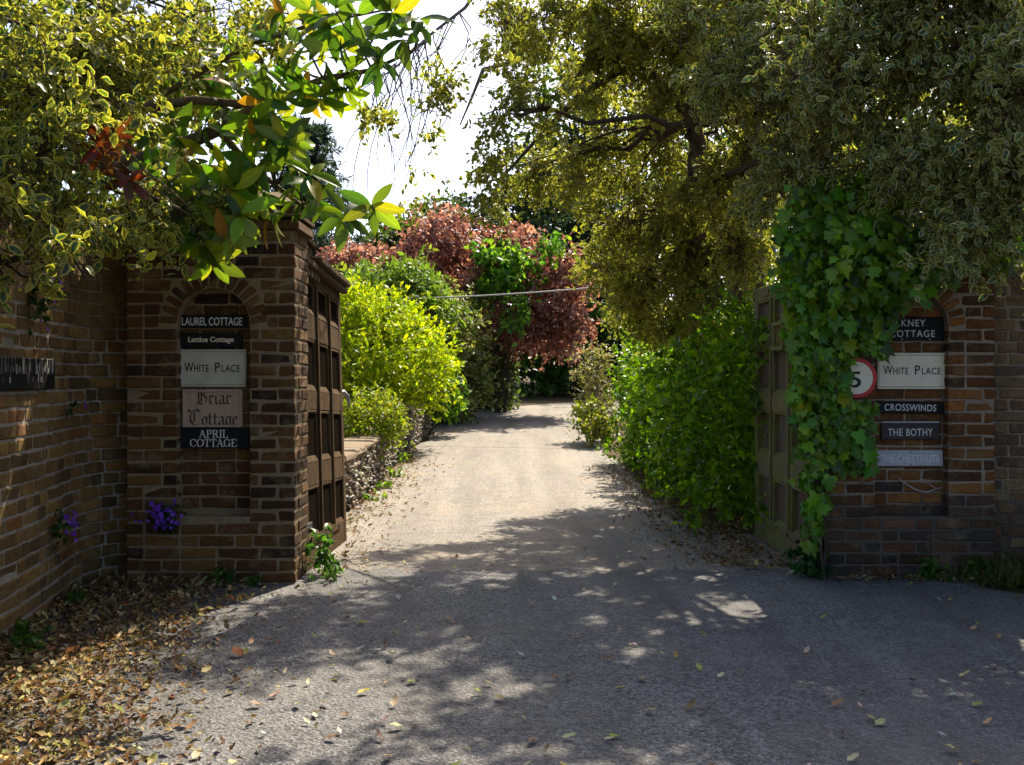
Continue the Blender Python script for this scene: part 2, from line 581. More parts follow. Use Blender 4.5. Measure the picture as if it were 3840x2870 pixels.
def crown_points(lobes, n, shell=0.55, noise=0.22, clump=9, sgk=0.30):
    if clump and n > 60:
        L = np.array(lobes, float)
        c, o = crown_points(lobes, n // clump, shell, noise, 0)
        k = np.repeat(np.arange(len(c)), clump)
        cnt = rng.random(len(k)) < np.repeat(rng.uniform(0.35, 1.0, len(c)), clump) * 1.35
        k = k[cnt]
        sg = sgk * float(np.median(np.minimum(L[:, 3], L[:, 5])))
        return c[k] + rng.normal(0, sg, (len(k), 3)), nrm(o[k] + rng.normal(0, .35, (len(k), 3)))
    L = np.array(lobes, float)
    w = (L[:, 3] * L[:, 4] + L[:, 4] * L[:, 5] + L[:, 3] * L[:, 5])
    if L.shape[1] > 6: w = w * L[:, 6]
    idx = rng.choice(len(L), n, p=w / w.sum())
    d = nrm(rng.normal(size=(n, 3)))
    k = rng.normal(size=(5, 3)) * 3.2
    ph = rng.uniform(0, 6.28, (5, len(L)))
    f = np.zeros(n)
    for i in range(5): f += np.sin(d @ k[i] + ph[i][idx])
    f = 1 + noise * f / 2.2
    r = shell + (1.06 - shell) * rng.random(n) ** 0.7
    pos = L[idx, :3] + d * L[idx, 3:6] * (r * f)[:, None]
    out = nrm(d / L[idx, 3:6])
    return pos, out


def twig_leaves(pos, out, nl, tl, size, droop=0.3, up=0.8, rand=0.8, fwd=0.5, zmin=None):
    n = len(pos)
    td = nrm(out * 0.7 + rng.normal(size=(n, 3)) * 0.5 + np.array([0, 0, -droop]))
    t = (np.linspace(0.0, 1, nl)[None, :] + rng.normal(0, 0.08, (n, nl)))
    ln = tl * rng.uniform(0.6, 1.3, (n, 1))
    p = pos[:, None, :] + td[:, None, :] * (t * ln)[:, :, None]
    p[..., 2] -= droop * 0.35 * (t ** 2) * ln
    p = p.reshape(-1, 3)
    tdr = np.repeat(td, nl, axis=0)
    a = nrm(tdr * fwd + rng.normal(size=p.shape) * rand + np.array([0, 0, -droop * 0.4]))
    nn = nrm(np.array([0, 0, 1.0]) * up + rng.normal(size=p.shape) * 0.6 + np.repeat(out, nl, axis=0) * 0.4)
    s = size * np.clip(rng.lognormal(-0.05, 0.32, len(p)), 0.4, 1.6)
    if zmin is not None:
        ok = p[:, 2] > zmin + 0.02
        p, a, nn, s = p[ok], a[ok], nn[ok], s[ok]
    return p, a, nn, s


def foliage(name, tm, lobes, n_tw, nl, tl, size, cols, w=None, mat='leaf', parent=None, shell=0.55, noise=0.22,
            droop=0.3, up=0.8, rand=0.8, fwd=0.5, zmin=None, jit=0.18, clumpjit=0.12, stuff=True, keep=None, twigs=0, clump=9, sgk=0.30):
    pos, out = crown_points(lobes, n_tw, shell, noise, clump, sgk)
    if keep is not None:
        ok = keep(pos); pos, out = pos[ok], out[ok]
    if twigs:
        st = rng.bit_generator.state
        n_ = len(pos)
        td = nrm(out * 0.7 + rng.normal(size=(n_, 3)) * 0.5 + np.array([0, 0, -droop]))
        rng.bit_generator.state = st
        e = pos + td * tl * 0.95; e[:, 2] -= droop * 0.3 * tl
        b0 = pos - td * tl * 0.5 - out * tl * 0.5
        s1 = nrm(np.cross(td, np.array([0.3, 0.2, 0.9]))); s2 = np.cross(td, s1)
        rr_ = twigs
        ring = [b0 + s1 * rr_, b0 - s1 * rr_ * .5 + s2 * rr_ * .87, b0 - s1 * rr_ * .5 - s2 * rr_ * .87, e]
        TV = np.stack(ring, 1).reshape(-1, 3)
        TT = (np.array([[0, 1, 3], [1, 2, 3], [2, 0, 3]])[None] + (np.arange(n_) * 4)[:, None, None]).reshape(-1, 3)
        tw_o = link('twigs', mesh_np('twigs', TV, TT), M['bark'], parent, (0, 0, 0)); tw_o['kind'] = 'stuff'
    p, a, nn, s = twig_leaves(pos, out, nl, tl, size, droop, up, rand, fwd, zmin)
    c = palette(len(p), cols, w, jit)
    V, T, C, E = leaves_arrays(TM[tm], p, a, nn, s, c)
    me = mesh_np(name, V, T, C, E)
    o = link(name, me, M[mat], parent, (0, 0, 0))
    if stuff: o['kind'] = 'stuff'
    return o


def lobe(px, py, Y, rx, ry=None, rz=None, w=1.0):
    c = P(px, py, Y)
    ry = rx if ry is None else ry
    rz = rx if rz is None else rz
    return (c.x, c.y, c.z, rx, ry, rz, w)


def wood_to_lobes(base_pts, lobes, r0, spread=3, seed=0):
    """branches running from points on the trunk out into the crown's lobes"""
    rr = random.Random(seed)
    lst = []
    for L in lobes:
        c = Vector(L[:3])
        b = min(base_pts, key=lambda q: (Vector(q) - c).length + rr.random() * 0.6)
        pts, rad = wobble(b, c, 6, 0.06 + 0.02 * (Vector(b) - c).length, r0, r0 * 0.35)
        lst.append((pts, rad))
        for k in range(spread):
            d = Vector((rr.gauss(0, 1), rr.gauss(0, 1), rr.gauss(0, 0.8))).normalized()
            e = c + Vector((d.x * L[3], d.y * L[4], d.z * L[5])) * 0.85
            s = pts[rr.randint(2, 5)]
            lst.append(wobble(s, e, 5, 0.05, r0 * 0.4, r0 * 0.1))
    return lst


# ================================================================== SETTING
def strip(name, xs, ys, m, z=0.0, edge=None, bumpz=0.0):
    """sheet following the ground's profile; edge(y) gives x0,x1"""
    V, Fc = [], []
    nx = len(xs)
    for y in ys:
        e0, e1 = edge(y) if edge else (0, 1)
        for x in xs:
            X = e0 + (e1 - e0) * x if edge else x
            V.append((X, y, float(gz(y)) + z + random.uniform(-bumpz, bumpz)))
    for j in range(len(ys) - 1):
        for i in range(nx - 1):
            a = j * nx + i
            Fc.append((a, a + 1, a + nx + 1, a + nx))
    o = link(name, pydata(name, V, Fc, smooth=True), m)
    tag(o, kind='structure')
    return o


ys = sorted(set([-200, -60, -20] + list(np.arange(-6, 46, 0.5)) + [60, 100, 200, 400]))
strip('ground', [-300, -60, -20, -8, -4, -2, 0, 2, 4, 8, 20, 60, 300], ys, M['soil'], -0.012)


def drive_edge(y):
    bend = max(0.0, y - 22.5)
    b = 0.03 * bend ** 2 + 0.012 * bend ** 3 if bend > 0 else 0
    b = min(b, 40)
    x0 = -1.62 + 0.07 * math.sin(y * 1.7) + 0.05 * math.sin(y * 4.1 + 1) + b * 0.9
    x1 = 1.62 + 0.08 * math.sin(y * 1.3 + 2) + 0.05 * math.sin(y * 3.7) + b * 1.5 + (0.5 if y < 8.8 else 0)
    return x0, x1


dr = strip('driveway', list(np.linspace(0, 1, 41)), list(np.arange(6.9, 31, 0.2)), M['drive'], 0.005, drive_edge)
for i in range(41):
    v = dr.data.vertices[i].co
    v.y += 0.05 * math.sin(i * 0.9) + 0.035 * math.sin(i * 2.3 + 1) + random.uniform(-0.03, 0.03)
    v.z = float(gz(v.y)) + 0.0006


def apron_edge(y):
    x0 = np.interp(y, [-12, 4.9, 5.7, 6.4, 6.9], [-2.3, -2.48, -2.6, -2.75, -2.7])
    x1 = np.interp(y, [-12, 2, 5.2, 6.0, 6.3, 6.9], [9, 6, 3.75, 3.3, 2.95, 2.9]) + 0.04 * math.sin(y * 9)
    return x0, x1


strip('forecourt', list(np.linspace(0, 1, 13)), list(np.arange(-12, 7.2, 0.15)), M['asphalt'], 0.0, apron_edge)


# ---- bricks
BR = (('stretcher', 0.222), ('header', 0.107))
_bcache = {}


def brick_mesh(dx, dy, dz, k=6):
    key = (round(dx, 2), round(dy, 2), round(dz, 3), random.randint(0, k - 1))
    if key not in _bcache:
        me = chamfer_box('brick', key[0], key[1], key[2], 0.0075, 0.0045, hash(key) & 0xffff)
        me.materials.append(M['brick'])
        _bcache[key] = me
    return _bcache[key]


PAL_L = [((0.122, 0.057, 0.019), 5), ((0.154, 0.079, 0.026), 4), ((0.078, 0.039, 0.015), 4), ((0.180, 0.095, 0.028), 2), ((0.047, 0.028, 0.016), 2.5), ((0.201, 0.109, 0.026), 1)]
PAL_R = [((0.201, 0.085, 0.026), 5), ((0.249, 0.114, 0.033), 4), ((0.138, 0.063, 0.022), 4), ((0.339, 0.128, 0.033), 1.4), ((0.090, 0.050, 0.024), 2.5)]
PAL_W = [((0.217, 0.133, 0.046), 5), ((0.164, 0.100, 0.036), 4), ((0.265, 0.157, 0.044), 3), ((0.122, 0.076, 0.031), 3), ((0.228, 0.109, 0.033), 2)]
PAL_Q = [((0.223, 0.142, 0.074), 5), ((0.180, 0.109, 0.059), 4), ((0.265, 0.171, 0.089), 3), ((0.138, 0.095, 0.059), 3)]


def brick_col(pal, z=None, soot=None):
    c = random.choices([p[0] for p in pal], [p[1] for p in pal])[0]
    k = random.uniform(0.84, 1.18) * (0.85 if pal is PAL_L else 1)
    c = [min(1, v * k * random.uniform(0.97, 1.03)) for v in c]
    if soot and z < soot + random.uniform(-0.12, 0.12):
        sk = random.uniform(0.6, 1.5)
        c = [0.35 * v + 0.026 * sk for v in c]
    return (*c, 1)


def put_brick(parent, cx, cy, cz, dx, dy, dz, rz=0.0, ry=0.0, col=(1, 1, 1, 1)):
    o = link('brick', brick_mesh(dx, dy, dz), None, parent, (cx, cy, cz), (0, ry, rz + random.gauss(0, 0.006)))
    o.color = col
    return o


CO = 0.078          # course height
JT = 0.011          # joint


def fill(a, b, start_header, flemish):
    """lengths of the bricks that fill a..b"""
    out, x, hd = [], a, start_header
    while b - x > 0.05:
        ln = 0.107 if hd else 0.222
        if b - x < ln + 0.075: ln = b - x
        out.append((x, min(x + ln, b)))
        x += ln + JT
        if flemish: hd = not hd
        else: hd = False
    return out


def brick_pillar(name, label, x0, x1, yf, depth, ztop, inner, nich, pal, mortar, soot, seed):
    """pillar with an arched niche; inner = +1 when the opening lies on its +x side"""
    random.seed(seed)
    root = empty(name, ((x0 + x1) / 2, yf + depth / 2, 0))
    tag(root, label, 'brick pillar', 'gate pillars')
    nx0, nx1, nz0, nsp = nich
    ncx, nr = (nx0 + nx1) / 2, (nx1 - nx0) / 2
    ring = 0.118
    ND = 0.105
    # mortar body: a slab with the niche left open, and the block behind it
    V, Fc = [], []
    e = 0.006
    X0, X1 = x0 + e, x1 - e
    Y0, Y1 = yf + e, yf + ND
    prism_y([(X0, -0.1), (nx0, -0.1), (nx0, ztop), (X0, ztop)], Y0, Y1, V, Fc)
    prism_y([(nx1, -0.1), (X1, -0.1), (X1, ztop), (nx1, ztop)], Y0, Y1, V, Fc)
    prism_y([(nx0, -0.1), (nx1, -0.1), (nx1, nz0), (nx0, nz0)], Y0, Y1, V, Fc)
    n = 16
    arc = [(ncx - nr * math.cos(math.pi * i / n), nsp + nr * math.sin(math.pi * i / n)) for i in range(n + 1)]
    for i in range(n):
        (xa, za), (xb, zb) = arc[i], arc[i + 1]
        prism_y([(xa, za), (xb, zb), (xb, ztop), (xa, ztop)], Y0, Y1, V, Fc)
    prism_y([(X0, -0.1), (X1, -0.1), (X1, ztop), (X0, ztop)], Y1, yf + depth - e, V, Fc)
    link('mortar_bed', pydata('mortar_bed', V, Fc), mortar, root, (0, 0, 0))
    nc = int(ztop / CO)
    xin, xout = (x1, x0) if inner > 0 else (x0, x1)
    for k in range(nc):
        z = k * CO + CO / 2
        dz = CO - JT
        long_corner = k % 2 == 0
        cl, cd = (0.222, 0.105) if long_corner else (0.105, 0.222)
        # the corner brick shows on both faces
        cx = xin - inner * cl / 2
        put_brick(root, cx, yf + cd / 2, z, cl, cd, dz, col=brick_col(pal, z, soot))
        # reveal
        for (a, b) in fill(yf + cd + JT, yf + depth, long_corner is False, False):
            put_brick(root, xin - inner * 0.05, (a + b) / 2, z, 0.10, b - a, dz, col=brick_col(pal, z, soot))
        # front face, keeping clear of the niche and its ring
        a0, b0 = (x0, xin - cl - JT) if inner > 0 else (xin + cl + JT, x1)
        cuts = None
        zl, zh = z - dz / 2, z + dz / 2
        if zh > nz0 + 0.01 and zl < nsp:
            cuts = (nx0, nx1)
            if zh > nsp - 0.02: cuts = (ncx - nr - ring, ncx + nr + ring)
        elif zl >= nsp - 0.001 and zl < nsp + nr + ring:
            hw2 = (nr + ring) ** 2 - (zl - nsp) ** 2
            hw = math.sqrt(max(hw2, 0.0))
            if hw > 0.02: cuts = (ncx - hw, ncx + hw)
        spans = [(a0, b0)] if cuts is None else [(a0, cuts[0] + 0.002), (cuts[1] - 0.002, b0)]
        for (sa, sb) in spans:
            if sb - sa < 0.03: continue
            fl = random.random() < 0.6
            seq = fill(sa, sb, (k % 2 == 0) ^ (random.random() < 0.2), fl)
            for (a, b) in seq:
                put_brick(root, (a + b) / 2, yf + 0.05 + random.gauss(0, 0.0015), z, b - a, 0.10, dz, col=brick_col(pal, z, soot))
        # back of the niche
        if zl > nz0 - 0.03 and zl < nsp + nr - 0.02:
            hw = nr if z < nsp else math.sqrt(max(0.0, nr ** 2 - (z - nsp) ** 2))
            if hw > 0.07:
                for (a, b) in fill(ncx - hw + 0.005, ncx + hw - 0.005, k % 2 == 0, random.random() < 0.5):
                    put_brick(root, (a + b) / 2, yf + ND + 0.022, z, b - a, 0.055, dz, col=brick_col(pal, z, soot))
    # ring of the arch
    nv = 15
    for i in range(nv):
        t = math.pi * (i + 0.5) / nv
        rr = nr + ring / 2
        w = math.pi * rr / nv - 0.012
        put_brick(root, ncx - rr * math.cos(t), yf + 0.05, nsp + rr * math.sin(t), w, 0.105, ring - 0.008,
                  ry=t - math.pi / 2, col=brick_col(pal))
    # oversailing courses and weathered cap
    for i, (ov, zz) in enumerate(((0.03, ztop + 0.035), (0.055, ztop + 0.113))):
        x = x0 - ov
        while x < x1 + ov - 0.03:
            ln = min(0.222 if i == 0 else 0.107, x1 + ov - x)
            put_brick(root, x + ln / 2, yf + depth / 2, zz, ln, depth + 2 * ov, 0.068, col=brick_col(pal))
            x += ln + JT
    cv, cf = [], []
    zt = ztop + 0.149
    nxs = 8
    for j in range(5):
        for i in range(nxs + 1):
            u, v = i / nxs * 2 - 1, j / 4 * 2 - 1
            hgt = 0.15 * (1 - 0.8 * max(abs(u) ** 3, abs(v) ** 2)) + random.uniform(-0.012, 0.012)
            cv.append(((x0 + x1) / 2 + u * ((x1 - x0) / 2 + 0.05), yf + depth / 2 + v * (depth / 2 + 0.05), zt + max(0.02, hgt)))
    for j in range(4):
        for i in range(nxs):
            a = j * (nxs + 1) + i
            cf.append((a, a + 1, a + nxs + 2, a + nxs + 1))
    bm = bmesh.new()
    vs = [bm.verts.new(v) for v in cv]
    for f in cf: bm.faces.new([vs[i] for i in f])
    r = bmesh.ops.extrude_face_region(bm, geom=bm.faces[:])
    for g in r['geom']:
        if isinstance(g, bmesh.types.BMVert): g.co.z = zt
    bmesh.ops.recalc_face_normals(bm, faces=bm.faces)
    me = bpy.data.meshes.new('cap'); bm.to_mesh(me); bm.free()
    link('cap', me, M['coping'], root, (0, 0, 0))
    return root


LX0, LX1, LY, LD = -2.47, -1.389, 6.40, 0.41
RX0, RX1, RY, RD = 2.10, 3.20, 6.62, 0.41
NL = (-2.144, -1.677, 0.43, 1.662)
NRr = (2.405, 2.895, 0.40, 1.655)
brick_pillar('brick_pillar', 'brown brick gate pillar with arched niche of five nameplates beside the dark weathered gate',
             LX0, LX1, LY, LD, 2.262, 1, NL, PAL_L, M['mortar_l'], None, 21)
brick_pillar('brick_pillar', 'red brick gate pillar half covered by ivy, with arched niche and sooty base',
             RX0, RX1, RY, RD, 2.262, -1, NRr, PAL_R, M['mortar_r'], 0.52, 22)


def catmull(pts, step):
    pts = [Vector((*p, 0)) for p in pts]
    out = []
    q = [pts[0] * 2 - pts[1]] + pts + [pts[-1] * 2 - pts[-2]]
    for i in range(1, len(q) - 2):
        for k in range(40):
            t = k / 40
            p0, p1, p2, p3 = q[i - 1:i + 3]
            out.append(0.5 * ((2 * p1) + (p2 - p0) * t + (2 * p0 - 5 * p1 + 4 * p2 - p3) * t * t + (3 * p1 - p0 - 3 * p2 + p3) * t ** 3))
    out.append(pts[-1])
    res, acc = [out[0]], 0.0
    for a, b in zip(out, out[1:]):
        d = (b - a).length
        while acc + d >= step:
            f = (step - acc) / d
            a = a.lerp(b, f); d = (b - a).length; acc = 0
            res.append(a.copy())
        acc += d
    return res


def curved_wall(name, label, path, face, height, pal, mortar, seen, seed, soot=None):
    """brick wall along a curved path; face = side (+1 left of travel, -1 right) that carries the facing bricks"""
    random.seed(seed)
    pts = catmull(path, 0.01)
    nrmv = []
    for i in range(len(pts)):
        d = (pts[min(i + 3, len(pts) - 1)] - pts[max(i - 3, 0)]).normalized()
        nrmv.append(Vector((-d.y, d.x, 0)) * face)
    root = empty(name, (pts[0].x, pts[0].y, 0))
    tag(root, label, 'wall', None)
    V, Fc = [], []
    sub = list(range(0, len(pts), 6))
    if sub[-1] != len(pts) - 1: sub.append(len(pts) - 1)
    for i in sub:
        p, nn = pts[i], nrmv[i]
        f, b = p - nn * 0.006, p - nn * 0.22
        V += [(f.x, f.y, -0.1), (f.x, f.y, height), (b.x, b.y, height), (b.x, b.y, -0.1)]
    for k in range(len(sub) - 1):
        a = 4 * k
        for j in range(4):
            Fc.append((a + j, a + (j + 1) % 4, a + 4 + (j + 1) % 4, a + 4 + j))
    Fc.append((0, 3, 2, 1)); a = 4 * (len(sub) - 1); Fc.append((a, a + 1, a + 2, a + 3))
    me = pydata('mortar_bed', V, Fc)
    bm = bmesh.new(); bm.from_mesh(me); bmesh.ops.recalc_face_normals(bm, faces=bm.faces); bm.to_mesh(me); bm.free()
    link('mortar_bed', me, mortar, root, (0, 0, 0))
    total = (len(pts) - 1) * 0.01
    far = []
    count = 0
    for k in range(int(height / CO)):
        z = k * CO + CO / 2
        s = -random.uniform(0.02, 0.2) if k % 2 else 0.0
        hd = k % 2 == 0
        while s < total - 0.04:
            ln = 0.107 if hd else 0.222
            if random.random() < 0.75: hd = not hd
            a, b = max(s, 0), min(s + ln, total)
            s += ln + JT
            if b - a < 0.03: continue
            pa, pb = pts[min(int(a / 0.01), len(pts) - 1)], pts[min(int(b / 0.01), len(pts) - 1)]
            p = (pa + pb) / 2
            dd = (pb - pa).normalized()
            nn = Vector((-dd.y, dd.x, 0)) * face
            c = p - nn * 0.045 + nn * random.gauss(0, 0.002)
            ang = math.atan2(nn.x, -nn.y)
            if seen(p) and count < 298:
                put_brick(root, c.x, c.y, z, b - a, 0.09, CO - JT, rz=ang, col=brick_col(pal, z, soot))
                count += 1
            else:
                far.append((c, z, b - a, ang))
    if far:
        VV, FF = [], []
        for (c, z, ln, ang) in far:
            base = len(VV)
            ca, sa = math.cos(ang), math.sin(ang)
            for (u, v, w) in ((-1, -1, -1), (1, -1, -1), (1, 1, -1), (-1, 1, -1), (-1, -1, 1), (1, -1, 1), (1, 1, 1), (-1, 1, 1)):
                x, y = u * ln / 2, v * 0.045
                VV.append((c.x + x * ca - y * sa, c.y + x * sa + y * ca, z + w * (CO - JT) / 2))
            for f in ((0, 3, 2, 1), (4, 5, 6, 7), (0, 1, 5, 4), (1, 2, 6, 5), (2, 3, 7, 6), (3, 0, 4, 7)):
                FF.append(tuple(base + q for q in f))
        o = link('brickwork', pydata('brickwork', VV, FF), M['brick'], root, (0, 0, 0))
        o.color = brick_col(pal)
        o['kind'] = 'stuff'
    return root, pts, nrmv


WL_PATH = [(-2.15, 0.8), (-2.32, 3.0), (-2.50, 4.9), (-2.60, 5.65), (-2.69, 6.2), (-2.66, 6.5), (-2.48, 6.66), (-2.3, 6.74)]
WR_PATH = [(3.05, 6.86), (3.4, 6.80), (3.9, 6.55), (4.4, 6.0), (4.7, 5.2), (4.85, 3.5)]
wall_left, WLP, WLN = curved_wall('brick_wall', 'curved yellowish brown brick wall with purple flowers growing from it', WL_PATH, -1, 2.42, PAL_W, M['mortar_w'],
                        lambda p: p.y > 4.6, 31)
curved_wall('brick_wall', 'pale brown brick wall running on beyond the ivy covered pillar', WR_PATH, -1, 2.2, PAL_Q, M['mortar_r'],
            lambda p: p.x < 3.75, 32)


# ------------------------------------------------------------------ gates
def gate(name, label, hinge, sgn, L, mats, sag, dark_rows, seed, hole=False, raised=True):
    """leaf swung open along +y from its hinge; face shown towards sgn*x"""
    random.seed(seed)
    root = empty(name, hinge)
    tag(root, label, 'gate', 'entrance gate leaves')
    mw, mp = mats
    hx, hy, hz = hinge

    def box(nm, u0, u1, z0, z1, n0, n1, m, c=0.006, parent=None):
        me = chamfer_box(nm, abs(n1 - n0), u1 - u0, z1 - z0, c, 0.0025, random.randint(0, 9999))
        cu, cz, cn = (u0 + u1) / 2, (z0 + z1) / 2, (n0 + n1) / 2
        for v in me.vertices:
            v.co.z -= sag * v.co.y
        return link(nm, me, m, parent or root, (hx + sgn * cn, hy + cu, hz + cz - sag * cu))
    st, mu = 0.10, 0.125
    PN = 0.016 if raised else -0.006
    SL = 0.018 if raised else 0.04
    cw = (L - 2 * st - 2 * mu) / 3
    cols = [(st + i * (cw + mu), st + i * (cw + mu) + cw) for i in range(3)]
    rails = [(-0.02, 0.19), (0.56, 0.73), (1.10, 1.24), (1.61, 1.79), (2.02, 2.13)]
    T0, T1 = -0.035, 0.035
    box('stile', 0, st, -0.03, 2.14, T0, T1, mw)
    box('stile', L - st, L, -0.03, 2.14, T0, T1, mw)
    for (ri, (z0, z1)) in enumerate(rails):
        if hole and ri == 3:
            a, b = cols[1]
            b2 = a + 0.30
            a2 = a + 0.05
            box('rail', st - 0.002, a2, z0, z1, T0 + 0.002, T1 - 0.002, mw)
            box('rail', b2, L - st + 0.002, z0, z1, T0 + 0.002, T1 - 0.002, mw)
            continue
        box('rail', st - 0.002, L - st + 0.002, z0, z1, T0 + 0.002, T1 - 0.002, mw)
    for (a, b), (c, d) in zip(cols, cols[1:]):
        for (r0, r1) in zip(rails, rails[1:]):
            box('muntin', b, c, r0[1] - 0.002, r1[0] + 0.002, T0 + 0.004, T1 - 0.004, mw)
    # moulded strips over the muntins run the full height
    for (a, b), (c, d) in zip(cols, cols[1:]):
        mid = (b + c) / 2
        box('moulding', mid - 0.022, mid + 0.022, 0.19, 2.02, T1 - 0.004, T1 + 0.012, mw)
    for (a, b) in cols:
        for (r0, r1) in zip(rails, rails[1:]):
            z0, z1 = r0[1], r1[0]
            pn_o = box('panel', a - 0.006, b + 0.006, z0 - 0.006, z1 + 0.006, PN - 0.016, PN, mp)
            # sloping sill at the foot of each panel
            me = pydata('sill', [(0, a, z0), (0, b, z0), (0, b, z0 + 0.045), (0, a, z0 + 0.045),
                                 (sgn * SL, a, z0), (sgn * SL, b, z0), (sgn * SL * .9, b, z0 + 0.008), (sgn * SL * .9, a, z0 + 0.008)],
                        [(0, 3, 2, 1), (4, 5, 6, 7), (3, 7, 6, 2), (0, 1, 5, 4), (0, 4, 7, 3), (1, 2, 6, 5)])
            for v in me.vertices: v.co.z -= sag * v.co.y
            bm = bmesh.new(); bm.from_mesh(me); bmesh.ops.recalc_face_normals(bm, faces=bm.faces); bm.to_mesh(me); bm.free()
            link('sill', me, mw, pn_o, (hx + sgn * (PN + 0.0005), hy, hz))
            box('bead', a, b, z1 - 0.02, z1, PN + 0.0005, 0.031, mw, 0.003, pn_o)
    # foot board with an iron strap and bolts
    st_ = box('strap', 0.12, L * 0.8, 0.16, 0.215, T1 + 0.001, T1 + 0.012, mw)
    for i in range(4):
        u = 0.22 + i * 0.32
        box('bolt', u - 0.012, u + 0.012, 0.175, 0.2, T1 + 0.0122, T1 + 0.02, M['metal'], 0.004, st_)
    if raised:
        box('raised_board', 0.0, 0.52, 2.135, 2.29, -0.03, 0.03, mw)
        box('raised_cap', -0.03, 0.56, 2.29, 2.335, -0.055, 0.06, mw, 0.012)
        box('cornice', 0.02, L + 0.05, 2.1, 2.15, T1 + 0.001, T1 + 0.06, mw, 0.015)
        box('cornice', 0.38, L + 0.07, 2.152, 2.215, -0.06, T1 + 0.085, mw, 0.02)
        for i in range(4):
            u = 0.06 + i * 0.12
            box('carving', u, u + 0.085, 2.03, 2.095, T1 + 0.001, T1 + 0.045, mw, 0.02)
    else:
        ts_ = box('top_strap', 0.1, L - 0.35, 2.045, 2.11, T1 + 0.001, T1 + 0.012, mw)
        for i in range(4):
            u = 0.25 + i * 0.28
            box('bolt', u - 0.014, u + 0.014, 2.065, 2.093, T1 + 0.0122, T1 + 0.022, M['metal'], 0.004, ts_)
    # hinges reach back to the pillar
    for z in (0.3, 1.9):
        box('hinge', -0.09, 0.14, z - 0.02, z + 0.02, T1 + 0.0012, T1 + 0.014, M['metal'])
    if raised: root.rotation_euler = (0, -0.028, 0)
    return root, box


GLX, GLY = -1.43, 6.83
GRX, GRY = 2.14, 7.06
gl, gbox = gate('gate_leaf', 'weathered dark oak gate leaf with deep panels and carved top, standing open on the left', (GLX, GLY, -0.0), 1, 1.60,
                (M['wood_l'], M['wood_ld']), 0.05, None, 41, raised=True)
# the latch hook on the free edge
lz = 1.18
hk = tubes_mesh('latch', [([(GLX + 0.0, GLY + 1.6, lz), (GLX + 0.03, GLY + 1.66, lz + 0.01), (GLX + 0.06, GLY + 1.70, lz - 0.03), (GLX + 0.07, GLY + 1.71, lz - 0.12)], [0.016, 0.02, 0.018, 0.01])], 6)
link('latch', hk, M['metal_grey'], gl, (0, 0, 0))
gr, gbox2 = gate('gate_leaf', 'mossy green brown panelled gate leaf standing open beside the ivy', (GRX, GRY, -0.06), -1, 1.62,
                 (M['wood_r'], M['wood_rd']), 0.0, None, 42, hole=True, raised=False)
cc = 0.10 + 0.4 + 0.125
fr = gbox2('peep_frame', cc + 0.02, cc + 0.06, 1.6, 1.80, 0.036, 0.06, M['wood_r'])
gbox2('peep_frame', cc + 0.30, cc + 0.34, 1.6, 1.80, 0.036, 0.06, M['wood_r'])
gbox2('peep_frame', cc + 0.02, cc + 0.34, 1.585, 1.62, 0.0365, 0.062, M['wood_r'])
gbox2('peep_frame', cc + 0.02, cc + 0.34, 1.78, 1.815, 0.0365, 0.062, M['wood_r'])
ring = []
for i in range(17):
    t = 2 * math.pi * i / 16
    ring.append((GRX - 0.07, GRY + 1.57 + 0.035 * math.sin(t), 1.17 + 0.06 * math.cos(t)))
link('ring_handle', tubes_mesh('ring_handle', [(ring, [0.008] * 17)], 6), M['metal'], gr, (0, 0, 0))


# ------------------------------------------------------------------ signs
def text_mesh(s, size, offset=0.0, space=1.0, line=1.0):
    cu = bpy.data.curves.new('t', 'FONT')
    cu.body = s
    cu.align_x, cu.align_y = 'CENTER', 'CENTER'
    cu.size = size
    cu.offset = offset
    cu.space_character = space
    cu.space_line = line
    cu.extrude = 0.0008
    o = bpy.data.objects.new('t', cu)
    COL.objects.link(o)
    dg = bpy.context.evaluated_depsgraph_get()
    me = bpy.data.meshes.new_from_object(o.evaluated_get(dg))
    bpy.data.objects.remove(o)
    bpy.data.curves.remove(cu)
    return me


def fit_text(me, w=None, h=None, cx=0.0, cz=0.0):
    """centre on the origin, fit to the given width / height, and stand it up facing -y"""
    xs = [v.co.x for v in me.vertices]; ys_ = [v.co.y for v in me.vertices]
    x0, x1, y0, y1 = min(xs), max(xs), min(ys_), max(ys_)
    sx = w / (x1 - x0) if w else (h / (y1 - y0))
    sy = h / (y1 - y0) if h else sx
    for v in me.vertices:
        v.co = Vector(((v.co.x - (x0 + x1) / 2) * sx + cx, -v.co.z, (v.co.y - (y0 + y1) / 2) * sy + cz))
    return me


def arcp(cx, cy, rx, ry, a0, a1, n=9):
    return [(cx + rx * math.cos(R(a0 + (a1 - a0) * i / n)), cy + ry * math.sin(R(a0 + (a1 - a0) * i / n))) for i in range(n + 1)]


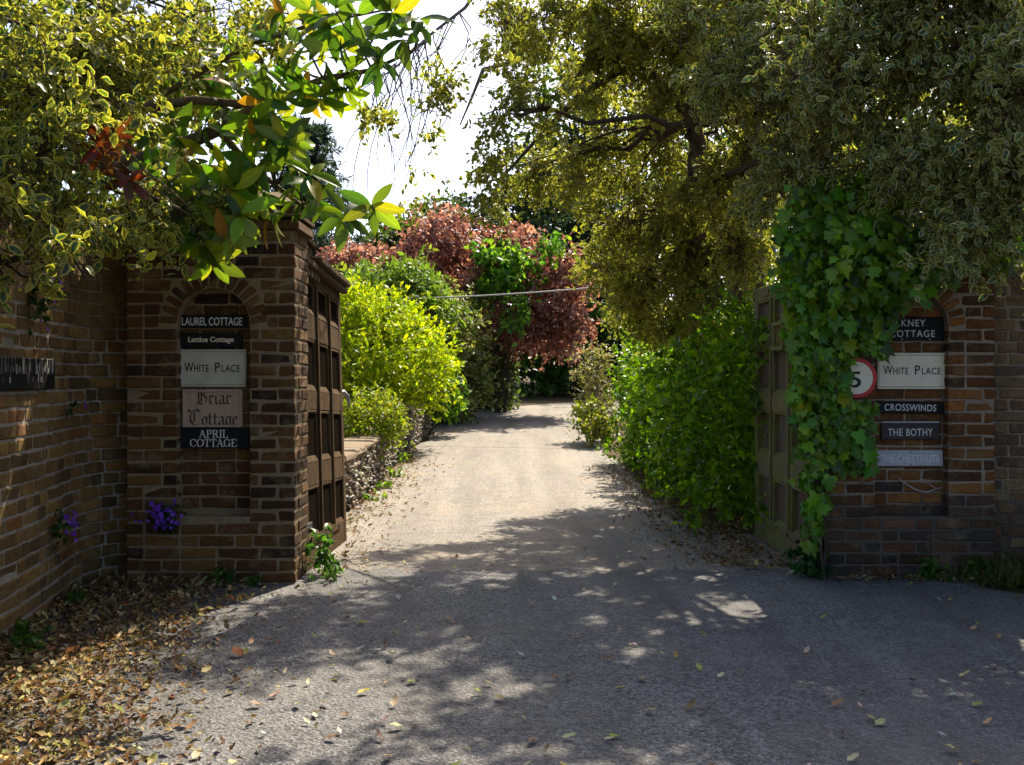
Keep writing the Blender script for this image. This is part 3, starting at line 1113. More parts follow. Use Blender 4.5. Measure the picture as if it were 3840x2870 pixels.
SERIF = {   # advance, thick strokes, thin strokes
    'A': (0.95, [[(0.42, 1), (0.78, 0)]], [[(0.42, 1), (0.1, 0)], [(0.2, 0.34), (0.66, 0.34)], [(0, 0), (0.24, 0)], [(0.62, 0), (0.95, 0)]]),
    'P': (0.8, [[(0.2, 0), (0.2, 1)], arcp(0.42, 0.74, 0.26, 0.26, 60, -60)], [[(0.05, 1), (0.48, 1)], [(0.2, 0.48), (0.48, 0.48)], [(0.05, 0), (0.4, 0)]]),
    'R': (0.92, [[(0.2, 0), (0.2, 1)], arcp(0.42, 0.75, 0.25, 0.25, 60, -60), [(0.45, 0.5), (0.78, 0)]], [[(0.05, 1), (0.48, 1)], [(0.2, 0.5), (0.48, 0.5)], [(0.05, 0), (0.37, 0)], [(0.68, 0), (0.92, 0)]]),
    'I': (0.45, [[(0.22, 0), (0.22, 1)]], [[(0.05, 1), (0.4, 1)], [(0.05, 0), (0.4, 0)]]),
    'L': (0.8, [[(0.2, 0), (0.2, 1)]], [[(0.05, 1), (0.38, 1)], [(0.05, 0), (0.72, 0), (0.74, 0.28)]]),
    'C': (0.92, [arcp(0.46, 0.5, 0.38, 0.5, 130, 230)], [arcp(0.46, 0.5, 0.36, 0.49, 40, 130), arcp(0.46, 0.5, 0.36, 0.49, 230, 325), [(0.76, 0.66), (0.78, 1.0)]]),
    'O': (0.98, [arcp(0.47, 0.5, 0.4, 0.5, 130, 230), arcp(0.47, 0.5, 0.4, 0.5, -50, 50)], [arcp(0.47, 0.5, 0.38, 0.49, 50, 130), arcp(0.47, 0.5, 0.38, 0.49, 230, 310)]),
    'T': (0.85, [[(0.42, 0), (0.42, 1)]], [[(0.05, 0.72), (0.07, 1), (0.78, 1), (0.8, 0.72)], [(0.25, 0), (0.6, 0)]]),
    'G': (0.98, [arcp(0.46, 0.5, 0.38, 0.5, 130, 230), [(0.78, 0.05), (0.78, 0.4)]], [arcp(0.46, 0.5, 0.36, 0.49, 40, 130), arcp(0.46, 0.5, 0.36, 0.49, 230, 320), [(0.6, 0.42), (0.94, 0.42)], [(0.76, 0.68), (0.78, 1.0)]]),
    'E': (0.85, [[(0.2, 0), (0.2, 1)]], [[(0.05, 1), (0.7, 1), (0.72, 0.74)], [(0.2, 0.52), (0.5, 0.52)], [(0.05, 0), (0.72, 0), (0.75, 0.28)]]),
}
GOTH = {    # black-letter strokes for a broad nib
    'B': (1.0, [[(0.22, 0.05), (0.22, 1.25)], [(-0.1, 1.2), (0.1, 1.35), (0.3, 1.2), (0.55, 1.32), (0.8, 1.1), (0.6, 0.8), (0.3, 0.72)], [(0.6, 0.76), (0.88, 0.5), (0.8, 0.15), (0.5, -0.02), (0.22, 0.1), (-0.08, 0.0)], [(0.45, 0.2), (0.45, 1.1)]]),
    'r': (0.5, [[(0.05, 0.6), (0.16, 0.7), (0.16, 0.1), (0.28, 0.0)], [(0.16, 0.58), (0.32, 0.72), (0.45, 0.6)]]),
    'i': (0.36, [[(0.04, 0.6), (0.16, 0.7), (0.16, 0.1), (0.3, 0.0)], [(0.13, 0.92), (0.2, 0.98)]]),
    'a': (0.58, [[(0.08, 0.62), (0.3, 0.72), (0.42, 0.55), (0.42, 0.1), (0.55, 0.0)], [(0.42, 0.4), (0.16, 0.34), (0.1, 0.12), (0.24, 0.0), (0.42, 0.14)]]),
    'C': (1.0, [[(0.85, 1.1), (0.6, 1.32), (0.3, 1.2), (0.1, 0.85), (0.1, 0.4), (0.32, 0.05), (0.62, 0.02), (0.88, 0.2)], [(0.42, 1.15), (0.42, 0.25)], [(-0.1, 1.25), (0.1, 1.12), (0.3, 1.2)]]),
    'o': (0.55, [[(0.26, 0.72), (0.1, 0.58), (0.1, 0.14), (0.26, 0.0), (0.44, 0.14), (0.44, 0.58), (0.26, 0.72)]]),
    't': (0.42, [[(0.16, 0.98), (0.16, 0.12), (0.3, 0.0), (0.4, 0.06)], [(0.02, 0.66), (0.36, 0.7)]]),
    'g': (0.58, [[(0.44, 0.66), (0.2, 0.72), (0.1, 0.55), (0.1, 0.15), (0.24, 0.02), (0.42, 0.14)], [(0.44, 0.7), (0.44, -0.1), (0.3, -0.32), (0.06, -0.26)]]),
    'e': (0.5, [[(0.12, 0.36), (0.4, 0.5), (0.36, 0.66), (0.22, 0.72), (0.1, 0.56), (0.1, 0.14), (0.24, 0.0), (0.42, 0.1)]]),
}


def pen_text(lines, font, nib, scale, linestep):
    """stroke lettering: 'serif' with thick/thin ribbons or 'goth' with a slanted nib, facing -y"""
    V, Fc = [], []
    lift = [0.0]

    def quad(a, b, c, d):
        k = len(V); lift[0] += 0.00003
        for p in (a, b, c, d): V.append((p[0], -lift[0], p[1]))
        Fc.append((k, k + 1, k + 2, k + 3))
    for li, s in enumerate(lines):
        tot = sum(font[ch][0] for ch in s)
        x = -tot / 2
        for ch in s:
            adv, *sets = font[ch]
            for si, strokes in enumerate(sets):
                w = nib if si == 0 else nib * 0.5
                for st in strokes:
                    for (a, b) in zip(st, st[1:]):
                        a = Vector((a[0] + x, a[1] - li * linestep)); b = Vector((b[0] + x, b[1] - li * linestep))
                        if font is GOTH:
                            nv = Vector((0.8, 0.6)) * nib / 2
                            d = (b - a).normalized() * nib * 0.12
                            a, b = a - d, b + d
                        else:
                            d = (b - a).normalized()
                            nv = Vector((-d.y, d.x)) * w / 2
                            a, b = a - d * w * 0.2, b + d * w * 0.2
                        quad(a - nv, b - nv, b + nv, a + nv)
            x += adv
    xs = [v[0] for v in V]; zs = [v[2] for v in V]
    cx, cz = (min(xs) + max(xs)) / 2, (min(zs) + max(zs)) / 2
    V = [((v[0] - cx) * scale, v[1], (v[2] - cz) * scale) for v in V]
    return pydata('lettering', V, Fc)


BOARD = {}


def sign(name, label, px0, px1, py0, py1, Y, board, thick=0.02, group='house nameplates', tilt=0.0):
    a, b = P(px0, py0, Y), P(px1, py1, Y)
    w, h = b.x - a.x, a.z - b.z
    c = Vector(((a.x + b.x) / 2, Y, (a.z + b.z) / 2))
    root = empty(name, c)
    tag(root, label, 'nameplate', group)
    root.rotation_euler = (0, tilt, 0)
    me = chamfer_box('board', w, thick, h, 0.003, 0.001, random.randint(0, 999))
    BOARD[root.name] = link('board', me, board, root, c)
    return root, c, w, h, thick


def letters(sg, me, m, dx=0.0, dz=0.0):
    root, c, w, h, t = sg
    return link('lettering', me, m, BOARD[root.name], (c.x + dx, c.y - t / 2 - 0.0012, c.z + dz))


def screws(sg, pts, m=None):
    root, c, w, h, t = sg
    for (u, v) in pts:
        me = chamfer_box('screw', 0.008, 0.004, 0.008, 0.0025)
        link('screw', me, m or M['metal'], BOARD[root.name], (c.x + u * w / 2, c.y - t / 2 - 0.0015, c.z + v * h / 2))


random.seed(5)
YL, YR = LY + 0.085, RY + 0.085
s = sign('nameplate', 'black nameplate reading LAUREL COTTAGE at the top of the left niche', 178.5, 246.5, 315, 328, YL - 0.01, M['sign_black'])
letters(s, fit_text(text_mesh('LAUREL COTTAGE', 0.1, 0.0012), 0.39, 0.052), M['paint_white'])
s = sign('nameplate', 'black nameplate with Lattice Cottage in bold cream letters', 180.5, 242.5, 333, 347.5, YL - 0.012, M['sign_black'])
letters(s, fit_text(text_mesh('Lattice Cottage', 0.1, 0.0022), 0.295, 0.044), M['paint_cream'])
s = sign('nameplate', 'grimy off-white board with WHITE PLACE in the left niche', 180, 246.5, 349.5, 387, YL, M['sign_white'], 0.028)


def white_place(sg):
    root, c, w, h, t = sg
    parts = [('W', 0.060, -0.172), ('HITE', 0.046, -0.092), ('P', 0.060, 0.012), ('LACE', 0.046, 0.098)]
    wid = {'W': 0.058, 'HITE': 0.094, 'P': 0.032, 'LACE': 0.118}
    k = w / 0.43
    for (tx, hh, dx) in parts:
        me = fit_text(text_mesh(tx, 0.1, 0.0008, 1.1), wid[tx] * k, hh)
        letters(sg, me, M['paint_black'], (dx + 0.02) * k, -0.002 + (hh - 0.042) / 2)
    for (u0, u1, v0, v1) in ((-1, 1, 0.86, 0.9), (-1, 1, -0.9, -0.86), (-0.97, -0.955, -0.9, 0.9), (0.955, 0.97, -0.9, 0.9)):
        me = chamfer_box('border', (u1 - u0) * w / 2 * 0.98, 0.003, (v1 - v0) * h / 2, 0.0008)
        link('border', me, sg_border, BOARD[root.name], (c.x + (u0 + u1) / 2 * w / 2, c.y - t / 2 - 0.0008, c.z + (v0 + v1) / 2 * h / 2))


sg_border = simple('border_line', (0.33, 0.29, 0.2), 0.7, 0.2)
white_place(s)
s = sign('nameplate', 'square brown wooden board with carved black-letter name below WHITE PLACE', 183.5, 243, 389.5, 427, YL, M['sign_wood'], 0.026)
letters(s, pen_text(['Briar', 'Cottage'], GOTH, 0.15, 0.078, 1.75), M['paint_brown'])
rt, c, w, h, t = s
for (dx, dz, ww, hh) in ((0, h / 2 - 0.008, w, 0.016), (0, -h / 2 + 0.008, w, 0.016), (-w / 2 + 0.008, 0, 0.016, h - 0.033), (w / 2 - 0.008, 0, 0.016, h - 0.033)):
    link('frame', chamfer_box('frame', ww, 0.012, hh, 0.003), M['sign_wood'], rt, (c.x + dx, c.y - t / 2 - 0.0062, c.z + dz))
s = sign('nameplate', 'black nameplate with APRIL COTTAGE in two lines of white serif capitals', 178.5, 249.5, 428, 448.5, YL - 0.012, M['sign_black'])
letters(s, pen_text(['APRIL', 'COTTAGE'], SERIF, 0.16, 0.048, 1.22), M['paint_white'])

s = sign('nameplate', 'black nameplate reading ORKNEY COTTAGE partly under the ivy', 872, 945.5, 317, 340.5, YR, M['sign_black'])
letters(s, fit_text(text_mesh('ORKNEY', 0.1, 0.001, 1.15), 0.255, 0.046), M['paint_white'], -0.02, 0.038)
letters(s, fit_text(text_mesh('COTTAGE', 0.1, 0.001, 1.2), 0.3, 0.046), M['paint_white'], 0.02, -0.033)
screws(s, [(-0.2, -0.9), (0.55, -0.9)], M['paint_white'])
s = sign('nameplate', 'clean cream board with WHITE PLACE in the ivy side niche', 877, 946, 353, 389, YR - 0.004, M['sign_cream'], 0.028)
white_place(s)
s = sign('nameplate', 'thin black nameplate reading CROSSWINDS', 875, 944.5, 401.5, 413.5, YR, M['sign_black'], tilt=0.018)
letters(s, fit_text(text_mesh('CROSSWINDS', 0.1, 0.001, 1.1), 0.345, 0.046), M['paint_white'])
s = sign('nameplate', 'small dark brown nameplate reading THE BOTHY under a pale strip', 881, 938.5, 423, 439.5, YR, M['sign_brown'])
letters(s, fit_text(text_mesh('THE BOTHY', 0.1, 0.001, 1.1), 0.3, 0.05), M['paint_white'], 0, -0.006)
rt, c, w, h, t = s
link('strip', chamfer_box('strip', w, 0.012, 0.01, 0.002), M['sign_pale'], rt, (c.x, c.y - 0.012, c.z + h / 2 + 0.006))
s = sign('nameplate', 'pale grey nameplate reading THE CHESTNUTS in faded letters, lowest in its niche', 876, 942.5, 450, 466, YR, M['sign_pale'])
letters(s, fit_text(text_mesh('THE CHESTNUTS', 0.1, 0.0002, 1.05), 0.39, 0.052), simple('lettering_faded', (0.72, 0.72, 0.70), 0.6, 0.3), 0, -0.004)
screws(s, [(0.02, 0.78), (0.02, -0.78)])

# black plate on the curved wall
p0 = P(-8, 376, 4.82)
i0 = min(range(len(WLP)), key=lambda i: (WLP[i] - Vector((-2.51, 5.12, 0))).length)
wp, wn_ = WLP[i0], WLN[i0]
plate = empty('nameplate', (wp.x + wn_.x * 0.016, wp.y + wn_.y * 0.016, 1.345))
plate.rotation_euler = (0, 0, math.atan2(wn_.x, -wn_.y))
tag(plate, 'black plate with worn white lettering on the curved wall', 'nameplate', 'house nameplates')
pm = link('board', chamfer_box('board', 0.95, 0.02, 0.165, 0.004), M['sign_black'])
pm.parent = plate
# only worn traces of its painted strokes can be seen
random.seed(77)
V, Fc = [], []
for i in range(46):
    x = -0.43 + 0.86 * i / 45 + random.uniform(-0.006, 0.006)
    z0 = random.choice((-0.045, 0.0, 0.01)); hh = random.choice((0.03, 0.05, 0.085)); ww = random.choice((0.004, 0.006, 0.014))
    b = len(V)
    V += [(x, -0.0112 - i * 1e-5, z0), (x + ww, -0.0112 - i * 1e-5, z0), (x + ww * 1.3, -0.0112 - i * 1e-5, z0 + hh), (x + ww * 0.3, -0.0112 - i * 1e-5, z0 + hh)]
    Fc.append((b, b + 1, b + 2, b + 3))
pl = link('lettering', pydata('lettering', V, Fc), simple('lettering_worn', (0.3, 0.29, 0.26), 0.7, 0.2))
pl.parent = pm

# round speed limit sign
c = P(856.5, 378, 6.54)
sp = empty('speed_sign', c)
tag(sp, 'round speed limit sign with red ring and a black 5, half hidden in ivy', 'road sign')


def disc(nm, r0, r1, y0, y1, m, n=40, par=None):
    V, Fc = [], []
    for i in range(n):
        t = 2 * math.pi * i / n
        for (r, y) in ((r0, y0), (r1, y0), (r1, y1), (r0, y1)):
            V.append((r * math.cos(t), y, r * math.sin(t)))
    for i in range(n):
        j = (i + 1) % n
        for k in range(4):
            Fc.append((4 * i + k, 4 * j + k, 4 * j + (k + 1) % 4, 4 * i + (k + 1) % 4))
    if r0 < 1e-4: pass
    me = pydata(nm, V, Fc)
    bm = bmesh.new(); bm.from_mesh(me)
    bmesh.ops.remove_doubles(bm, verts=bm.verts, dist=1e-6)
    bmesh.ops.recalc_face_normals(bm, faces=bm.faces); bm.to_mesh(me); bm.free()
    return link(nm, me, m, par or sp, c)


sp_plate = disc('plate', 0.00001, 0.131, -0.004, 0.006, M['sign_cream'])
disc('red_ring', 0.106, 0.1312, -0.0062, -0.0042, M['paint_red'], par=sp_plate)
link('lettering', fit_text(text_mesh('5', 0.1, 0.0012), 0.075, 0.105), M['paint_black'], sp_plate, (c.x - 0.01, c.y - 0.0062, c.z - 0.01))
link('bracket', chamfer_box('bracket', 0.04, 0.085, 0.05, 0.004), M['metal'], sp, (c.x, c.y + 0.049, c.z))


# ------------------------------------------------------------------ low flint wall along the drive
def stone_mesh(seed):
    r = random.Random(seed)
    bm = bmesh.new()
    bmesh.ops.create_icosphere(bm, subdivisions=1, radius=0.5)
    for v in bm.verts:
        v.co *= r.uniform(0.62, 1.25)
        v.co.x *= 1.0
    me = bpy.data.meshes.new('stone'); bm.to_mesh(me); bm.free()
    a = me.attributes.new('col', 'FLOAT_COLOR', 'POINT')
    a.data.foreach_set('color', [1.0] * (4 * len(me.vertices)))
    me.materials.append(M['flint'])
    return me


STONES = [stone_mesh(i) for i in range(8)]
ST_V = [np.array([v.co[:] for v in m.vertices]) for m in STONES]
ST_T = [np.array([p.vertices[:] for p in m.polygons]) for m in STONES]
FL_COL = [(0.17, 0.13, 0.08), (0.11, 0.085, 0.055), (0.06, 0.05, 0.04), (0.24, 0.19, 0.12), (0.035, 0.032, 0.03), (0.15, 0.105, 0.06)]


def wall_x(y):
    return -1.72 + 0.04 * math.sin(y * 0.7) + (0.05 * max(0, y - 22) ** 2)


def flint_wall(label, y0, y1, h0, h1, nobj, seed):
    random.seed(seed)
    root = empty('flint_wall', (wall_x(y0), y0, float(gz(y0))))
    tag(root, label, 'low wall', None)
    V, Fc = [], []
    yy = list(np.arange(y0, y1 + 0.01, 0.4))
    th = 0.34
    for y in yy:
        g = float(gz(y)); h = h0 + (h1 - h0) * (y - y0) / (y1 - y0)
        x = wall_x(y)
        V += [(x, y, g - 0.1), (x, y, g + h), (x - th, y, g + h), (x - th, y, g - 0.1)]
    for k in range(len(yy) - 1):
        a = 4 * k
        for j in range(4): Fc.append((a + j, a + 4 + j, a + 4 + (j + 1) % 4, a + (j + 1) % 4))
    Fc += [(0, 1, 2, 3), tuple(4 * (len(yy) - 1) + q for q in (3, 2, 1, 0))]
    link('mortar_bed', pydata('mortar_bed', V, Fc), M['coping'], root, (0, 0, 0))
    sp_ = []
    z = 0.03
    while z < 0.75:
        y = y0 + random.uniform(0, 0.06)
        while y < y1:
            h = h0 + (h1 - h0) * (y - y0) / (y1 - y0)
            s = random.uniform(0.06, 0.115)
            if z < h + 0.01: sp_.append((wall_x(y) + random.uniform(-0.02, 0.02), y, float(gz(y)) + z + random.uniform(-0.03, 0.03), s))
            y += s * random.uniform(0.8, 1.15)
        z += 0.068
    y = y0 - 0.02
    while y < y1 - 0.1:                             # coping stones laid end to end along the top
        ln = min(random.uniform(0.35, 0.6), y1 - y)
        ym = y + ln / 2
        h = h0 + (h1 - h0) * (ym - y0) / (y1 - y0)
        me = chamfer_box('coping', th + 0.07, ln - 0.012, 0.07, 0.02, 0.012, random.randint(0, 9999))
        link('coping', me, M['coping_top'], root, (wall_x(ym) - th / 2 + 0.01, ym, float(gz(ym)) + h + 0.033), (0, random.uniform(-.02, .02), random.uniform(-.03, .03)))
        y += ln
    sp_.sort(key=lambda q: q[1] - (0.8 if q[0] > wall_x(q[1]) - 0.02 else 0))
    VV, TT, CC = [], [], []
    nb = 0
    for i, (x, y, z, s) in enumerate(sp_):
        k = random.randrange(8)
        cl = [v * random.uniform(0.75, 1.2) for v in random.choice(FL_COL)]
        rot = (random.uniform(-0.4, 0.4), random.uniform(-0.4, 0.4), random.uniform(-0.4, 0.4))
        scl = (s * 0.8, s * 1.05, s * 0.8)
        if i < nobj:
            o = link('stone', STONES[k], None, root, (x, y, z), rot)
            o.scale = scl
            o.color = (*cl, 1)
        else:
            VV.append(ST_V[k] * np.array(scl) + np.array((x, y, z)))
            TT.append(ST_T[k] + nb); nb += len(ST_V[k])
            CC.append(np.repeat([cl], len(ST_V[k]), axis=0))
    if VV:
        o = link('stonework', mesh_np('stonework', np.concatenate(VV), np.concatenate(TT), np.concatenate(CC)), M['flint'], root, (0, 0, 0))
        o['kind'] = 'stuff'
    return root


flint_wall('low flint wall beside the drive, nearest the dark gate', 9.6, 16.1, 0.52, 0.55, 290, 51)
flint_wall('farther low flint wall running on past the pier to the hedge', 16.7, 24.5, 0.5, 0.5, 160, 52)
g = float(gz(16.4))
pier = empty('flint_pier', (wall_x(16.4) - 0.15, 16.4, g))
tag(pier, 'small stone pier in the low wall beside the drive', 'pier')
link('mortar_bed', chamfer_box('mortar_bed', 0.5, 0.5, 0.78, 0.02, 0.01), M['coping'], pier, (wall_x(16.4) - 0.16, 16.4, g + 0.33))
link('cap', chamfer_box('cap', 0.6, 0.6, 0.07, 0.02, 0.01), M['coping'], pier, (wall_x(16.4) - 0.16, 16.4, g + 0.755))
random.seed(53)
for zz in np.arange(0.05, 0.7, 0.09):
    for t in np.arange(-0.2, 0.24, 0.1):
        for side in (0, 1):
            s = random.uniform(0.08, 0.12)
            pt = (wall_x(16.4) + 0.09, 16.4 + t, g + zz) if side else (wall_x(16.4) - 0.16 + t, 16.15, g + zz)
            o = link('stone', random.choice(STONES), None, pier, pt, (random.uniform(-.4, .4),) * 3)
            o.scale = (s * 0.9, s, s * 0.8)
            o.color = (*[v * random.uniform(0.8, 1.2) for v in random.choice(FL_COL)], 1)

# ================================================================== PLANTS
GREEN_HOLLY = [(0.07, 0.125, 0.034), (0.105, 0.155, 0.03), (0.17, 0.19, 0.03), (0.05, 0.09, 0.045), (0.24, 0.23, 0.035)]
TM['holly3'] = leaf_tmpl(0.5, 3, 0.16, 0.16, 0.03)


def plant(name, label, cat, base, group=None):
    o = empty(name, base)
    return tag(o, label, cat, group)


def stems(parent, base, lobes, r, n=1, mat='bark_d', name='stem', seed=0):
    rr = random.Random(seed)
    lst = []
    for L in lobes:
        for k in range(n):
            b = Vector(base) + Vector((rr.uniform(-.15, .15), rr.uniform(-.15, .15), -0.03))
            e = Vector(L[:3]) + Vector((rr.gauss(0, .35) * L[3], rr.gauss(0, .35) * L[4], rr.gauss(0, .3) * L[5]))
            lst.append(wobble(b, e, 5, 0.05 * (e - b).length, r, r * 0.3))
    return link(name, tubes_mesh(name, lst, 5), M[mat], parent, (0, 0, 0))


# ---- the big variegated holly over the right-hand side
random.seed(61)
hb = (2.75, 9.7, float(gz(9.7)))
holly = plant('holly_tree', 'huge variegated holly tree arching over the drive behind the mossy gate', 'tree', hb, 'holly trees')
tA = [Vector((2.75, 9.9, -0.1)), P(734, 262, 9.6), P(717, 215, 9.5), P(704, 170, 9.4), P(692, 120, 9.4), P(680, 40, 9.3), Vector((1.3, 9.3, 5.6))]
tA.insert(1, P(745, 330, 9.75))
tB = [Vector((2.75, 9.6, -0.1)), P(762, 330, 9.5), P(757, 265, 9.4), P(754, 200, 9.3), P(750, 120, 9.2), P(752, 20, 9.2), Vector((2.3, 9.1, 6.5))]
link('trunk', tubes_mesh('trunk', [(tA, [0.11, 0.10, 0.09, 0.085, 0.08, 0.075, 0.06, 0.035])], 10), M['bark'], holly, (0, 0, 0))
link('trunk', tubes_mesh('trunk', [(tB, [0.075, 0.07, 0.065, 0.062, 0.06, 0.05, 0.03])], 10), M['bark'], holly, (0, 0, 0))
L_near = [lobe(960, 60, 6.1, .62, .5, .42), lobe(840, 70, 6.4, .6, .5, .45), lobe(1015, 150, 5.8, .42, .4, .3), lobe(920, 165, 6.1, .5, .4, .32),
          lobe(800, 165, 6.8, .4, .35, .3), lobe(965, 235, 5.9, .36, .25, .14), lobe(1010, 270, 5.8, .14, .14, .16), lobe(885, 225, 6.1, .3, .2, .08, .7),
          lobe(985, 305, 5.85, .07, .08, .07), lobe(760, 60, 7.2, .6, .5, .5), lobe(880, 0, 6.3, .5, .4, .25), lobe(980, 0, 6.0, .5, .4, .25), lobe(1060, 60, 5.6, .6, .5, .5), lobe(1000, 215, 5.8, .25, .2, .12)]
L_mid = [lobe(570, 60, 9.4, .65, .7, .5), lobe(510, 110, 8.0, .42, .4, .3, .8), lobe(640, 60, 9.6, .8, .9, .6), lobe(620, 150, 10.2, .8, .8, .55),
         lobe(560, 170, 10.2, .6, .7, .35), lobe(690, 130, 10.2, .75, .8, .6), lobe(720, 40, 8.8, .8, .8, .6), lobe(640, 215, 10.8, .6, .7, .42),
         lobe(700, 220, 10.7, .6, .6, .5, 1.8), lobe(735, 170, 10.4, .5, .6, .5), lobe(660, 275, 11.2, .55, .6, .45, 2.2), lobe(715, 285, 10.8, .45, .5, .45, 2.2),
         lobe(640, 300, 11.6, .42, .5, .36, 2), lobe(745, 215, 9.0, .28, .2, .3, .8), lobe(700, 180, 8.9, .3, .2, .22, .8), lobe(725, 300, 10.2, .35, .3, .3), lobe(620, 260, 11.4, .5, .5, .4), lobe(690, 330, 11.4, .45, .5, .3, 2), lobe(485, 60, 7.8, .34, .35, .26, .6), lobe(500, 170, 8.2, .3, .3, .18, .6),
         lobe(450, 150, 8.0, .24, .25, .1, .35), lobe(425, 105, 8.0, .18, .2, .09, .3), lobe(470, 205, 8.2, .26, .25, .1, .4), lobe(750, 260, 10.6, .3, .4, .5), lobe(735, 245, 8.9, .26, .2, .3, 2.5), lobe(712, 190, 8.9, .28, .2, .3, 2.5), lobe(750, 150, 8.8, .25, .2, .3, 1.5), lobe(545, 22, 9.0, .5, .5, .26), lobe(610, 8, 9.2, .5, .5, .3), lobe(700, 2, 8.6, .5, .5, .3), lobe(500, 15, 8.4, .32, .4, .2, .7), lobe(760, -5, 7.6, .45, .45, .3)]
L_top = [(1.9, 9.6, 5.9, 1.5, 1.5, .8, 1), (3.3, 8.0, 5.3, 1.5, 1.3, .9, 1), (2.3, 8.2, 5.0, .9, .9, .6, 1), (1.6, 9.4, 5.2, .8, .9, .5, 1), (4.6, 7.2, 4.4, 1.1, 1.2, .8, 1),  # unseen upper crown, its lobes added and shaped to shade the forecourt
         (2.8, 10.6, 7.0, 1.4, 1.4, .9, 1), (4.6, 9.6, 6.2, 1.5, 1.5, 1.2, 1), (4.0, 6.3, 4.6, 1.0, 1.0, .7, 1), (5.2, 8.0, 3.6, 1.2, 1.4, 1.2, 1),
         (1.4, 8.4, 4.6, .55, .6, .3, .7), (3.6, 10.2, 4.0, 1.2, 1.0, 1.0, 1), (4.4, 11.2, 3.2, 1.3, 1.0, 1.3, 1), (1.2, 8.2, 5.2, .8, .8, .35, .7), (.5, 7.6, 5.1, .65, .7, .3, .6), (.2, 6.9, 4.6, .4, .5, .2, .5), (1.0, 7.0, 4.6, .5, .5, .25, .6)]
foliage('crown', 'holly', L_near, 3700, 13, 0.19, 0.049, [(0.06, 0.115, 0.04), (0.09, 0.145, 0.034), (0.145, 0.175, 0.03), (0.045, 0.088, 0.048), (0.21, 0.21, 0.035)], [4, 3, 2, 3, 1], 'holly_near', holly, 0.3, 0.35, 0.35, 0.7, twigs=.004, clump=18, sgk=.24)
foliage('crown', 'holly3', L_mid, 8400, 13, 0.2, 0.046, GREEN_HOLLY, [2, 3, 3, 1, 2], 'holly', holly, 0.3, 0.3, 0.3, 0.7, twigs=.005, clump=24, sgk=.22)
foliage('crown', 'simple', L_top, 1900, 12, 0.28, 0.085, GREEN_HOLLY, [3, 3, 2, 2, 1], 'holly', holly, 0.35, 0.3, 0.3, 0.7, clump=22, sgk=.2)
bl = wood_to_lobes([tA[4], tA[5], tB[4], tB[5], tA[6], tB[3]], L_mid[:15] + L_near[:6] + L_top[:8], 0.035, 3, 3)
bl.append(([tB[4], P(800, 60, 8.2), P(850, 95, 7.2), P(930, 200, 6.3), P(985, 225, 6.0)], [0.04, 0.035, 0.025, 0.014, 0.006]))
bl.append(([tA[5], P(640, 60, 9.4), P(580, 95, 9.4), P(545, 130, 9.5), P(500, 180, 9.6), P(470, 235, 9.7)], [0.05, 0.04, 0.032, 0.022, 0.012, 0.005]))
link('branch', tubes_mesh('branch', bl, 6), M['bark_d'], holly, (0, 0, 0))
# bare drooping twigs on the drive side
dl = [([P(500, -40, 9.0), P(465, 8, 9.0), P(430, 35, 9.0), P(395, 68, 9.0), P(358, 92, 9.0)], [0.02, 0.017, 0.013, 0.009, 0.004]),
      ([P(520, 60, 9.2), P(483, 70, 9.2), P(473, 95, 9.2), P(460, 125, 9.2)], [0.02, 0.024, 0.014, 0.007])]
for i in range(34):
    t = random.random()
    a = P(462 - 95 * t, 8 + 78 * t, 9.0 + random.uniform(-.15, .15))
    dx = random.uniform(-0.25, 0.1)
    ln = random.uniform(0.3, 1.25)
    pts = [a]
    for k in range(1, 6):
        u = k / 5
        pts.append(a + Vector((dx * u + 0.12 * math.sin(u * 3 + i), 0.05 * math.sin(i * 2 + u * 3), -ln * u ** 0.85)))
    dl.append((pts, [0.0065, 0.006, 0.005, 0.0045, 0.004, 0.003]))
link('dead_twigs', tubes_mesh('dead_twigs', dl, 5), M['twig_grey'], holly, (0, 0, 0))
# leafy sprays at the crown's edge, over the sky
sp_l = [lobe(355 + i * 12, 100 + 9 * i + random.uniform(-8, 8), 7.9, .09, .1, .05) for i in range(5)] + \
       [lobe(400 + random.uniform(-8, 40), 150 + i * 14, 8.0, .09, .1, .07) for i in range(6)] + [lobe(440, 60 + 20 * i, 7.9, .08, .1, .07) for i in range(6)]
foliage('spray', 'holly3', sp_l, 95, 9, 0.2, 0.05, GREEN_HOLLY, [2, 3, 3, 1, 2], 'holly', holly, 0.2, 0.3, 0.2, 0.6)

# ---- variegated holly hanging over the curved wall on the left
random.seed(62)
hb2 = (-3.7, 5.6, 0.0)
holly2 = plant('holly_tree', 'cream edged variegated holly hanging over the curved wall at the left edge', 'tree', hb2, 'holly trees')
L_h2 = [lobe(30, 60, 4.6, .42, .4, .34), lobe(95, 40, 5.0, .34, .36, .28), lobe(50, 150, 4.4, .3, .28, .24), lobe(15, 205, 4.2, .26, .22, .2),
        lobe(45, 255, 4.35, .15, .13, .10), lobe(86, 278, 4.5, .08, .08, .06), lobe(140, 208, 5.1, .2, .16, .05),
        lobe(190, 214, 5.3, .16, .16, .04), lobe(95, 215, 4.8, .16, .16, .12), lobe(-60, 100, 4.6, .5, .5, .5), lobe(185, 15, 5.3, .32, .32, .16, .7),
        lobe(95, 110, 4.9, .22, .25, .22), lobe(20, 275, 4.3, .1, .1, .1), lobe(150, 80, 6.6, .4, .4, .4), lobe(240, 30, 6.8, .45, .4, .35), lobe(120, 20, 5.4, .3, .3, .2)]
L_h2t = [(-3.3, 4.9, 3.5, .7, .6, .4, 1), (-3.9, 5.6, 3.0, .8, 1.0, .8, 1), (-3.4, 4.0, 3.0, .7, .8, .6, 1)]
